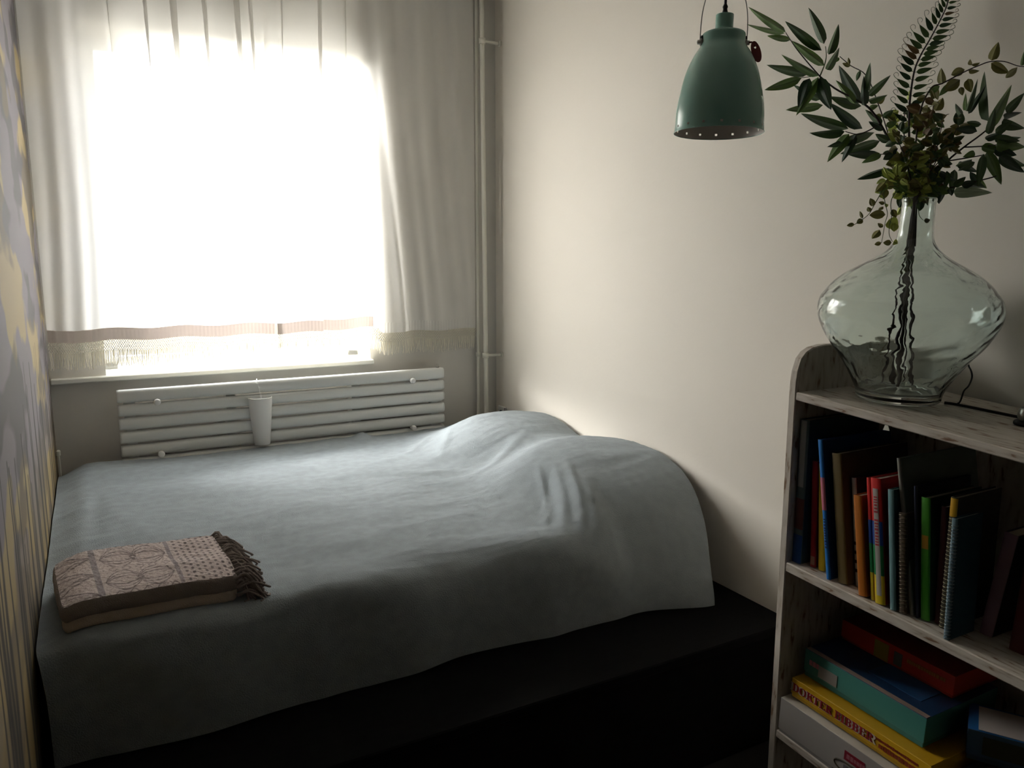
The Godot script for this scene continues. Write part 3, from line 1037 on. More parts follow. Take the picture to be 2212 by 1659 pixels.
func build_books() -> void:
	var k := make_book("book", "tallest grey green book standing against the bookcase side panel", 1.53, -1.309, 0.028, 0.372, 0.0, 0.27, rgb(84, 100, 104), rgb(48, 74, 80))
	on_spine(k, "spine_foot", 0.028, 0.0, 0.075, rgb(28, 72, 132))
	on_spine(k, "spine_print", 0.028, 0.09, 0.17, rgb(96, 56, 50))
	on_spine(k, "spine_stripe", 0.028, 0.2, 0.37, rgb(150, 152, 150), 0.3)
	k = make_book("book", "thin dark red book between the tall grey green book and yellow book", 1.547, -1.266, 0.017, 0.272, 0.05, 0.2, rgb(158, 28, 30), rgb(110, 22, 26))
	on_spine(k, "spine_badge", 0.017, 0.006, 0.028, rgb(170, 120, 100), 0.25)
	make_book("book", "yellow book right of the thin dark red book", 1.549, -1.2425, 0.021, 0.27, 0.07, 0.2, rgb(214, 180, 30), rgb(190, 160, 36))
	k = make_book("book", "tall bright blue leaning book with a pink panel on its spine", 1.523, -1.196, 0.0125, 0.342, 0.150, 0.26, rgb(40, 122, 200), rgb(20, 60, 120))
	on_spine(k, "spine_panel", 0.0125, 0.17, 0.25, rgb(206, 120, 140))
	spine_print(k, 0.0125, 0.08, 0.15, rgb(16, 46, 100))
	make_book("book", "thick brown olive book right of the tall blue book", 1.534, -1.171, 0.027, 0.315, 0.137, 0.25, rgb(116, 98, 58), rgb(82, 70, 46))
	k = make_book("book", "thin white spined book with dark blocks behind the orange book", 1.556, -1.139, 0.0125, 0.262, 0.125, 0.2, rgb(186, 186, 184), rgb(70, 50, 52))
	for q in 4:
		on_spine(k, "spine_block", 0.0125, 0.035 + q * 0.022, 0.043 + q * 0.022, rgb(48, 44, 52), 0.12)
	make_book("book", "short orange brown book in front of the white spined book", 1.522, -1.105, 0.022, 0.236, 0.14, 0.17, rgb(186, 110, 36), rgb(150, 88, 34))
	for spec in [[-1.0765, 0.0112, 0.284, 1.529, "thin rainbow spined book red above and yellow below beside the orange book"], [-1.0620, 0.0255, 0.289, 1.524, "thick rainbow spined book with a white lettered strip"]]:
		var w: float = spec[1]
		var h: float = spec[2]
		k = make_book("book", spec[4], spec[3], spec[0], w, h, 0.125, 0.22, rgb(206, 44, 40), rgb(170, 34, 34))
		var cols := [rgb(214, 188, 40), rgb(24, 118, 66), rgb(30, 70, 150), rgb(206, 44, 40)]
		var cuts := [0.0, 0.23, 0.47, 0.66, 1.0]
		for q in 3:
			on_spine(k, "spine_band", w, h * cuts[q], h * cuts[q + 1], cols[q], 0.0)
		if w > 0.02:
			on_spine(k, "label_strip", w * 0.7, 0.02, h * 0.92, rgb(176, 170, 164), 0.26)
			(k.get_node("label_strip") as Node3D).position = Vector3(-0.0006, 0, w * 0.15)
			spine_print(k, w, h * 0.46, h * 0.68, rgb(170, 50, 60))
			spine_print(k, w, h * 0.74, h * 0.86, rgb(170, 50, 60))
	k = make_book("book", "slim pale teal book right of the rainbow spined pair", 1.527, -1.0265, 0.0145, 0.274, 0.106, 0.2, rgb(120, 158, 164), rgb(40, 84, 92))
	k = make_book("book", "short brown wire bound notebook right of the slim teal book", 1.532, -1.0075, 0.017, 0.228, 0.09, 0.17, rgb(96, 82, 66), rgb(84, 70, 56))
	spiral(k, 0.017, 0.228, rgb(120, 110, 92), 26)
	make_book("folder", "tall grey folder leaning left with its pale cover towering over the books", 1.543, -0.9890, 0.0095, 0.350, 0.178, 0.28, rgb(134, 132, 124), rgb(112, 124, 112))
	make_book("book", "thin dark navy book between the grey folder and green book", 1.545, -0.9770, 0.007, 0.294, 0.10, 0.2, rgb(40, 44, 66), rgb(26, 30, 48))
	k = make_book("book", "bright green book with an orange badge on its spine", 1.549, -0.9680, 0.021, 0.273, 0.082, 0.19, rgb(72, 150, 44), rgb(24, 60, 34))
	on_spine(k, "spine_badge", 0.021, 0.16, 0.19, rgb(180, 130, 40), 0.25)
	make_book("book", "dark maroon book right of the bright green book", 1.562, -0.9440, 0.014, 0.262, 0.03, 0.19, rgb(70, 30, 30), rgb(50, 28, 28))
	k = make_book("notebook", "wire bound notebook with a yellow tipped spine", 1.552, -0.9270, 0.016, 0.292, 0.0, 0.16, rgb(70, 66, 50), rgb(52, 54, 44))
	spiral(k, 0.016, 0.25, rgb(150, 142, 110), 28)
	on_spine(k, "spine_tip", 0.016, 0.25, 0.29, rgb(196, 150, 30), 0.1)
	k = make_book("notebook", "glittery teal wire bound pad at the shelf's front edge", 1.514, -0.8930, 0.012, 0.262, 0.02, 0.09, rgb(104, 128, 138), rgb(30, 70, 84))
	spiral(k, 0.012, 0.25, rgb(150, 160, 166), 34)
	make_book("book", "mauve book leaning right behind the glittery pad", 1.612, -0.8760, 0.027, 0.236, -0.13, 0.17, rgb(150, 120, 136), rgb(70, 56, 66))
	make_book("book", "dark red book right of the leaning mauve book", 1.60, -0.8080, 0.03, 0.25, -0.06, 0.18, rgb(92, 28, 26), rgb(60, 22, 22))
	make_book("book", "dark green book at the right picture edge of the middle shelf", 1.585, -0.7700, 0.028, 0.24, -0.03, 0.18, rgb(34, 50, 42), rgb(24, 38, 34))

# ---------------------------------------------------------------- games on the lowest shelf in view
func game(called: String, label: String, lo: Vector3, hi: Vector3, side: Color, top: Color, turn := 0.0) -> Node3D:
	var c := (lo + hi) * 0.5
	var root := thing(called, label, "game box", Vector3(c.x, lo.y, c.z), "game boxes stacked on the lower shelf")
	root.rotation.y = turn
	var h := hi - lo
	obj("box_base", box(Vector3(h.x - 0.004, h.y - 0.004, h.z - 0.004), 0.001, Vector3(0, h.y * 0.5 - 0.002, 0)), mat(side.darkened(0.12), 0.5), root)
	var st := begin()
	var y := h.y
	var d := h.y * 0.82
	for s in [-1.0, 1.0]:
		add_box(st, Vector3(s * (h.x * 0.5 - 0.0008), y - d * 0.5, 0), Vector3(0.0016, d, h.z), 0.0005)
		add_box(st, Vector3(0, y - d * 0.5, s * (h.z * 0.5 - 0.0008)), Vector3(h.x - 0.0032, d, 0.0016), 0.0)
	obj("lid", finish(st), mat(side, 0.42), root)
	obj("lid_top", box(Vector3(h.x - 0.001, 0.0016, h.z - 0.001), 0.0005, Vector3(0, y, 0)), mat(top, 0.4), root)
	return root

func flat_text(root: Node3D, text: String, where: Vector3, size: float, c: Color, serif := false, depth := 0.0008, fat := 0.0) -> void:
	var tm := TextMesh.new()
	var f := SystemFont.new()
	f.font_names = PackedStringArray(["Droid Serif" if serif else "Droid Sans"])
	f.font_weight = 700
	tm.font = f
	tm.text = text
	tm.font_size = 40
	tm.pixel_size = size / 40.0
	tm.depth = depth
	# the front of a box faces -x: text runs towards +z
	obj("lettering", tm, mat(c, 0.5), root, Transform3D(Basis(Vector3(0, 0, 1), Vector3(0, 1, 0), Vector3(-1, 0, 0)), where))

func small_print(root: Node3D, x: float, y: float, z0: float, z1: float, size: float, c: Color) -> void:   # a line of unreadable small print
	var st := begin()
	var z := z0
	while z < z1:
		var g := size * rng.randf_range(0.4, 0.9)
		add_box(st, Vector3(x, y, z + g * 0.5), Vector3(0.0012, size * rng.randf_range(0.7, 1.0), g * 0.8))
		z += g
	obj("small_print", finish(st), mat(c, 0.5), root)

func plate(root: Node3D, called: String, x: float, y0: float, y1: float, z0: float, z1: float, c: Color) -> void:
	obj(called, span(Vector3(x - 0.0012, y0, z0), Vector3(x, y1, z1), 0.0), mat(c, 0.5), root)

func build_games() -> void:
	var ty := 0.0
	var w := game("game_box", "white game box with a red label at the bottom of the stack", Vector3(1.513, 0.0, -1.306), Vector3(1.80, 0.108, -0.905), rgb(178, 173, 168), rgb(206, 200, 188))
	w.position.y = 0.3015
	w.rotation.x = 0.045
	var hx := -0.1435
	plate(w, "red_label", hx, 0.062, 0.086, 0.0, 0.055, rgb(150, 34, 52))
	small_print(w, hx - 0.0012, 0.074, 0.006, 0.05, 0.012, rgb(180, 110, 120))
	small_print(w, hx - 0.0004, 0.042, 0.0, 0.05, 0.012, rgb(120, 116, 122))
	small_print(w, hx - 0.0004, 0.016, -0.03, 0.03, 0.009, rgb(110, 108, 116))
	var pill := []
	for q in 33:
		var a := TAU * q / 32.0
		pill.append(Vector3(hx - 0.0008, 0.042 + 0.013 * sin(a), 0.03 + 0.055 * signf(cos(a)) * pow(absf(cos(a)), 0.5)))
	obj("printed_ring", tube(pill, 0.0018, 0.0018, 5), mat(rgb(70, 58, 40), 0.6), w)
	plate(w, "colour_print", hx, 0.022, 0.107, 0.105, 0.199, rgb(206, 160, 36))
	small_print(w, hx - 0.0012, 0.078, 0.125, 0.195, 0.026, rgb(170, 40, 40))
	var y := game("game_box", "yellow game box with red lettering under the turquoise box", Vector3(1.533, 0.0, -1.288), Vector3(1.80, 0.052, -0.905), rgb(212, 166, 30), rgb(196, 152, 30))
	y.position.y = 0.4165
	y.rotation.x = 0.045
	var yx := -0.1335
	flat_text(y, "DOKTER BIBBER", Vector3(yx - 0.0010, 0.029, -0.068), 0.0305, rgb(204, 190, 176), true)
	flat_text(y, "DOKTER BIBBER", Vector3(yx - 0.0016, 0.030, -0.068), 0.0285, rgb(150, 26, 34), true)
	small_print(y, yx - 0.0006, 0.036, 0.045, 0.16, 0.007, rgb(150, 60, 30))
	small_print(y, yx - 0.0006, 0.022, 0.065, 0.17, 0.012, rgb(150, 60, 30))
	var t := game("game_box", "turquoise game box with a grey sticker lying on the yellow box", Vector3(1.566, 0.0, -1.280), Vector3(1.84, 0.074, -0.945), rgb(70, 134, 124), rgb(30, 60, 96))
	t.position.y = 0.4735
	t.rotation.x = 0.040
	var tx := -0.137
	plate(t, "grey_sticker", tx, 0.018, 0.050, -0.122, -0.066, rgb(150, 144, 138))
	small_print(t, tx - 0.0006, 0.044, -0.152, -0.128, 0.018, rgb(190, 120, 130))
	obj("lid_edge", span(Vector3(tx + 0.002, 0.0745, -0.166), Vector3(tx + 0.016, 0.0757, 0.166)), mat(rgb(150, 128, 118), 0.5), t)
	obj("lid_print", span(Vector3(tx + 0.05, 0.0745, -0.02), Vector3(tx + 0.13, 0.0757, 0.12)), mat(rgb(40, 84, 130), 0.5), t)
	var r := game("game_box", "red orange game box lying highest on the turquoise box", Vector3(1.692, 0.0, -1.27), Vector3(1.88, 0.058, -0.962), rgb(196, 62, 34), rgb(130, 34, 28))
	r.position.y = 0.5455
	r.rotation.x = 0.035
	var rx := -0.094
	plate(r, "yellow_print", rx, 0.006, 0.052, -0.055, -0.015, rgb(160, 140, 40))
	plate(r, "grey_print", rx, 0.012, 0.046, 0.0, 0.022, rgb(110, 104, 96))
	small_print(r, rx - 0.0006, 0.038, 0.035, 0.13, 0.011, rgb(190, 120, 50))
	var b := game("game_box", "blue game box with a white paper on its lid right of the turquoise box", Vector3(-0.06, 0, -0.15), Vector3(0.06, 0.072, 0.15), rgb(66, 92, 120), rgb(40, 104, 170), deg_to_rad(30))
	b.position = Vector3(1.762, 0.4555, -0.79)
	obj("white_paper", span(Vector3(-0.056, 0.0734, -0.13), Vector3(0.05, 0.0742, -0.03)), mat(rgb(206, 196, 190), 0.7), b)
	obj("green_print", span(Vector3(-0.02, 0.0734, 0.02), Vector3(0.058, 0.0742, 0.1)), mat(rgb(120, 136, 40), 0.5), b)
	plate(b, "dark_print", -0.0605, 0.02, 0.062, -0.12, -0.04, rgb(60, 62, 40))
	plate(b, "orange_print", -0.0605, 0.02, 0.055, 0.0, 0.03, rgb(160, 74, 40))
	small_print(b, -0.0608, 0.036, 0.05, 0.13, 0.016, rgb(50, 56, 64))
	# crumpled bag below the blue box
	var st := begin()
	var n := noise(81, 9.0, 3)
	add_grid(st, 40, 24, func(u: float, v: float) -> Vector3:
		var a := TAU * (u if u < 1.0 else 0.0)
		var p := PI * v
		var sx := signf(cos(a)) * pow(absf(cos(a)), 0.5)
		var sz := signf(sin(a)) * pow(absf(sin(a)), 0.5)
		var s := pow(sin(p), 0.4)
		var q := Vector3(sx * s * 0.13, -0.072 * signf(cos(p)) * pow(absf(cos(p)), 0.5), sz * s * 0.17)
		return q * (1.0 + 0.16 * n.get_noise_3d(q.x * 3.0, q.y * 3.0, q.z * 3.0)), false)
	var bm := mat(Color(1, 1, 1), 0.35)
	bm.albedo_texture = noise_tex(82, 0.02, 256, ramp([[0.3, rgb(40, 74, 52)], [0.5, rgb(60, 92, 66)], [0.58, rgb(180, 176, 170)], [0.7, rgb(120, 60, 56)]]))
	triplanar(bm, Vector3(6, 6, 6))
	bm.cull_mode = BaseMaterial3D.CULL_DISABLED
	var bag := obj("printed_bag", finish(st), bm, null, Transform3D(Basis(), Vector3(1.71, 0.375, -0.72)))
	tag(bag, "crumpled green and white printed bag under the blue game box", "bag")

# ---------------------------------------------------------------- pendant lamp
func build_lamp() -> void:
	var where := at(1552, 287, 1.80)
	var root := thing("pendant_lamp", "teal enamel pendant lamp with wire bail and dark red tag before the white wall", "pendant lamp", where)
	root.rotation = Vector3(0, deg_to_rad(-YAW), deg_to_rad(-0.8))
	root.scale = Vector3(0.97, 1.0, 0.97)
	var outer := [Vector2(0.1060, 0.0), Vector2(0.1050, 0.0035), Vector2(0.1047, 0.0085), Vector2(0.1043, 0.0135), Vector2(0.1040, 0.0195)]
	var hole_row := 2
	outer.append_array(smooth_profile([Vector2(0.1036, 0.030), Vector2(0.1028, 0.046), Vector2(0.0998, 0.068), Vector2(0.0955, 0.090), Vector2(0.0905, 0.112), Vector2(0.0842, 0.134), Vector2(0.0750, 0.156), Vector2(0.0640, 0.176), Vector2(0.0548, 0.189), Vector2(0.0512, 0.196), Vector2(0.0503, 0.203), Vector2(0.0503, 0.213), Vector2(0.0485, 0.2185), Vector2(0.040, 0.2225), Vector2(0.0225, 0.226)], 3))
	var n := 112
	var st := begin()
	var si := begin()
	for pass_ in 2:
		var s := st if pass_ == 0 else si
		s.set_smooth_group(1)
		for j in outer.size() - 1:
			for i in n:
				if j == hole_row and i % 7 == 3:
					continue
				var q := []
				for e in [[i, j], [(i + 1) % n, j], [(i + 1) % n, j + 1], [i, j + 1]]:
					var a: float = TAU * e[0] / n
					var p: Vector2 = outer[e[1]]
					var r := p.x - (0.0 if pass_ == 0 else 0.0009)
					q.append(Vector3(cos(a) * r, p.y, sin(a) * r))
				var order := [0, 1, 2, 0, 2, 3] if pass_ == 0 else [0, 2, 1, 0, 3, 2]
				for k in order:
					s.set_uv(Vector2.ZERO)
					s.add_vertex(q[k])
	obj("shade", finish(st), M.teal, root)
	obj("shade_lining", finish(si), M.inner, root)
	var lip := []
	for k in 65:
		lip.append(Vector3(cos(TAU * k / 64.0) * 0.1056, 0.0, sin(TAU * k / 64.0) * 0.1056))
	obj("rim", tube(lip, 0.0009, 0.0009, 6), M.teal, root)
	obj("neck", lathe(smooth_profile([Vector2(0.0225, 0.2245), Vector2(0.0215, 0.228), Vector2(0.0206, 0.232), Vector2(0.0206, 0.256), Vector2(0.0190, 0.2605), Vector2(0.0080, 0.2625), Vector2(0.0001, 0.2627)], 3), 40), M.teal, root)
	obj("cord_grip", lathe([Vector2(0.0060, 0.262), Vector2(0.0064, 0.266), Vector2(0.0048, 0.272), Vector2(0.0062, 0.277), Vector2(0.0035, 0.283), Vector2(0.0001, 0.284)], 18), M.black, root)
	obj("cord", tube(smooth_path([Vector3(0, 0.28, 0), Vector3(0.001, 0.33, 0), Vector3(0.0045, 0.45, 0.002), Vector3(0.008, 0.8, 0.0), Vector3(0.012, CEIL_Y - where.y, 0)], 6), 0.0031, 0.0031, 8), M.cordcloth, root)
	var bail := []
	for k in 41:
		var a := PI * k / 40.0
		bail.append(Vector3(-cos(a) * 0.0555, 0.210 + 0.128 * pow(sin(a), 0.72), 0.0))
	bail.push_front(Vector3(-0.0555, 0.196, 0))
	bail.append(Vector3(0.0555, 0.196, 0))
	obj("bail", tube(bail, 0.0012, 0.0012, 6), M.steel, root)
	for s in [-1.0, 1.0]:
		var bt := begin()
		add_lathe(bt, [Vector2(0.0001, 0.0), Vector2(0.0085, 0.0), Vector2(0.0088, 0.005), Vector2(0.0055, 0.0065), Vector2(0.005, 0.012), Vector2(0.0001, 0.0135)], 16)
		obj("bolt", finish(bt), M.steel, root, Transform3D(Basis(Vector3(0, 0, 1), -s * PI / 2), Vector3(s * 0.0495, 0.200, 0.0)))
		obj("bracket", box(Vector3(0.004, 0.022, 0.012), 0.0015), M.black, root, Transform3D(Basis(), Vector3(s * 0.0525, 0.203, 0)))
	# oval tag with a hole in it
	var tg := begin()
	var fn := func(face: float) -> Callable:
		return func(u: float, v: float) -> Vector3:
			var a := TAU * (u if u < 1.0 else 0.0)
			var o := Vector2(cos(a) * 0.0128, sin(a) * 0.0240)
			var h := Vector2(cos(a) * 0.0037, 0.0105 + sin(a) * 0.0037)
			var p := h.lerp(o, v)
			return Vector3(p.x, p.y, face)
	add_grid(tg, 32, 4, fn.call(0.0011), true, 1)
	add_grid(tg, 32, 4, fn.call(-0.0011), false, 2)
	add_grid(tg, 32, 1, func(u: float, v: float) -> Vector3:
		var a := TAU * (u if u < 1.0 else 0.0)
		return Vector3(cos(a) * 0.0128, sin(a) * 0.0240, lerpf(-0.0011, 0.0011, v)), true, 3)
	add_grid(tg, 32, 1, func(u: float, v: float) -> Vector3:
		var a := TAU * (u if u < 1.0 else 0.0)
		return Vector3(cos(a) * 0.0037, 0.0105 + sin(a) * 0.0037, lerpf(-0.0011, 0.0011, v)), false, 4)
	var m_red: StandardMaterial3D = M.red
	m_red.cull_mode = BaseMaterial3D.CULL_DISABLED
	var tag_ := obj("tag", finish(tg), m_red, root, Transform3D(Basis(Vector3(0, 0, 1), deg_to_rad(20)) * Basis(Vector3.UP, 0.35), Vector3(0.0755, 0.178, 0.012)))
	tag_.set_meta("label", "dark red oval tag with a round hole")
	obj("tag_loop", tube(smooth_path([Vector3(0.058, 0.200, 0.002), Vector3(0.066, 0.199, 0.008), Vector3(0.0715, 0.190, 0.0125), Vector3(0.066, 0.194, 0.004)], 4), 0.0022, 0.0022, 6), M.red, root)
	obj("ceiling_cup", lathe([Vector2(0.0001, -0.05), Vector2(0.012, -0.05), Vector2(0.045, -0.012), Vector2(0.046, 0.0), Vector2(0.0001, 0.0)], 28), M.teal, root, Transform3D(Basis(), Vector3(0.012, CEIL_Y - where.y - 0.002, 0)))

# ---------------------------------------------------------------- vase
const VASE := Vector3(1.675, 1.2238, -1.151)

func build_vase() -> void:
	var ctrl := [Vector2(0.095, 0.0), Vector2(0.1035, 0.006), Vector2(0.1065, 0.022), Vector2(0.116, 0.040), Vector2(0.1335, 0.069), Vector2(0.1605, 0.1065), Vector2(0.178, 0.126), Vector2(0.194, 0.147), Vector2(0.2118, 0.178), Vector2(0.2182, 0.198), Vector2(0.2198, 0.218), Vector2(0.2155, 0.238), Vector2(0.2045, 0.254), Vector2(0.191, 0.270), Vector2(0.1755, 0.284), Vector2(0.1535, 0.2995), Vector2(0.122, 0.316), Vector2(0.090, 0.332), Vector2(0.070, 0.345), Vector2(0.056, 0.358), Vector2(0.0455, 0.374), Vector2(0.0415, 0.395), Vector2(0.0400, 0.430), Vector2(0.0395, 0.455), Vector2(0.0415, 0.463), Vector2(0.0405, 0.469)]
	for k in ctrl.size():
		ctrl[k] = Vector2(ctrl[k].x * 0.893, ctrl[k].y)
	var out := smooth_profile(ctrl, 4)
	var inner := []
	for k in range(out.size() - 1, -1, -1):
		var p: Vector2 = out[k]
		var t := 0.0042 + 0.004 * exp(-pow((p.y - 0.03) / 0.03, 2.0))
		if p.y > 0.024:
			inner.append(Vector2(maxf(p.x - t, 0.001), p.y))
	inner.append(Vector2(0.083, 0.0235))
	inner.append(Vector2(0.050, 0.019))
	inner.append(Vector2(0.0002, 0.021))
	var prof := [Vector2(0.0002, 0.004), Vector2(0.06, 0.003), Vector2(0.078, 0.0)]
	prof.append_array(out)
	var split := prof.size()
	prof.append_array(inner)
	var n := noise(91, 1.0, 2)
	var n2 := noise(92, 1.0, 2)
	var st := begin()
	add_lathe(st, prof, 120, func(a: float, y: float, k: int) -> float:
		var body := smoothstep(0.02, 0.08, y) * (1.0 - smoothstep(0.33, 0.38, y))
		var w := 0.0006 * n.get_noise_3d(cos(a) * 2.2, y * 14.0, sin(a) * 2.2) * body
		if k >= split:
			w += (0.0019 * n2.get_noise_3d(cos(a) * 3.2, y * 38.0, sin(a) * 3.2) + 0.0010 * n2.get_noise_3d(cos(a) * 7.0, y * 90.0, sin(a) * 7.0)) * body
		return w)
	var root := thing("glass_vase", "large round bodied clear green glass vase with narrow neck on the bookcase", "vase", VASE)
	root.rotation = Vector3(0.030, 0, -0.006)
	obj("glass_body", finish(st), M.glass, root)

# ---------------------------------------------------------------- plants
func blade(w: float, bend: float, cup: float, nl: int, blunt: float) -> ArrayMesh:   # a leaf of length 1 along +y, facing +z
	var st := begin()
	for side in [-1.0, 1.0]:
		add_grid(st, 2, nl, func(u: float, v: float) -> Vector3:
			var half := w * 0.5 * pow(sin(PI * pow(v, blunt)), 0.8)
			var x: float = side * half * (u if side > 0.0 else 1.0 - u)
			var cx := bend * 4.0 * v * (1.0 - v) * 0.5 + bend * 0.5 * (1.0 - v)
			return Vector3(cx - bend * 0.5 + x, v, -cup * absf(x) / maxf(w, 0.001) * w * 0.8 - 0.10 * v * v), side > 0.0)
	return finish(st)

var LEAF := {}

func make_leaves() -> void:
	LEAF.bamboo = []
	for bnd in [-0.20, -0.08, 0.0, 0.08, 0.20]:
		LEAF.bamboo.append(blade(1.0, bnd, 0.35, 10, 0.62))
	LEAF.round = [blade(1.0, 0.03, 0.3, 7, 0.72), blade(1.0, -0.06, 0.45, 7, 0.66), blade(1.0, 0.08, 0.2, 7, 0.78)]

# a leaf from base to tip; its face looks roughly back along the sight line, tilted by chance
func leaf(root: Node3D, base: Vector3, tip: Vector3, width: float, mesh: Mesh, m: Material, tilt := 0.5) -> void:
	var y := tip - base
	var ln := y.length()
	y /= ln
	var nrm := (EYE - base).normalized() + Vector3(rng.randf_range(-tilt, tilt), rng.randf_range(-tilt, tilt) + 0.15, rng.randf_range(-tilt, tilt))
	var x := y.cross(nrm).normalized()
	var z := x.cross(y).normalized()
	obj("leaf", mesh, m, root, Transform3D(Basis(x * width, y * ln, z * ln), base - root.position))

func px_path(pts: Array, per := 4) -> Array:
	var out := []
	for p in pts:
		out.append(at(p[0], p[1], p[2]))
	return smooth_path(out, per)

func shift(path: Array, by: Vector3) -> Array:
	var out := []
	for p in path:
		out.append(p - by)
	return out

func stem_part(root: Node3D, path: Array, r0: float, r1: float, m: Material, called := "stem") -> void:
	obj(called, tube(shift(path, root.position), r0, r1, 6), m, root)

func in_vase(dx: float, dz: float, top: Vector3) -> Array:     # the stem's way down through the neck to the vase floor
	var neck := VASE + Vector3(0.004 + dx * 0.10, 0.40, dz * 0.10)
	return [VASE + Vector3(dx, 0.032, dz), VASE + Vector3(dx * 0.55, 0.22, dz * 0.55), neck, VASE + Vector3(0.006 + clampf((top.x - VASE.x) * 0.06, -0.018, 0.018), 0.468, clampf((top.z - VASE.z) * 0.06, -0.018, 0.018)), top]

# leaves given as [base u, base v, tip u, tip v, width in photo pixels, bend variant]
func leaves_from(root: Node3D, rows: Array, d: float, mats: Array, spread := 0.03, tilt := 0.45) -> void:
	for r in rows:
		var db := d + rng.randf_range(-spread, spread)
		var dt := db + rng.randf_range(-spread, spread)
		var s := db / FOCAL
		leaf(root, at(r[0], r[1], db), at(r[2], r[3], dt), r[4] * s * 1.18, LEAF.bamboo[r[5]], mats[rng.randi() % mats.size()], tilt)

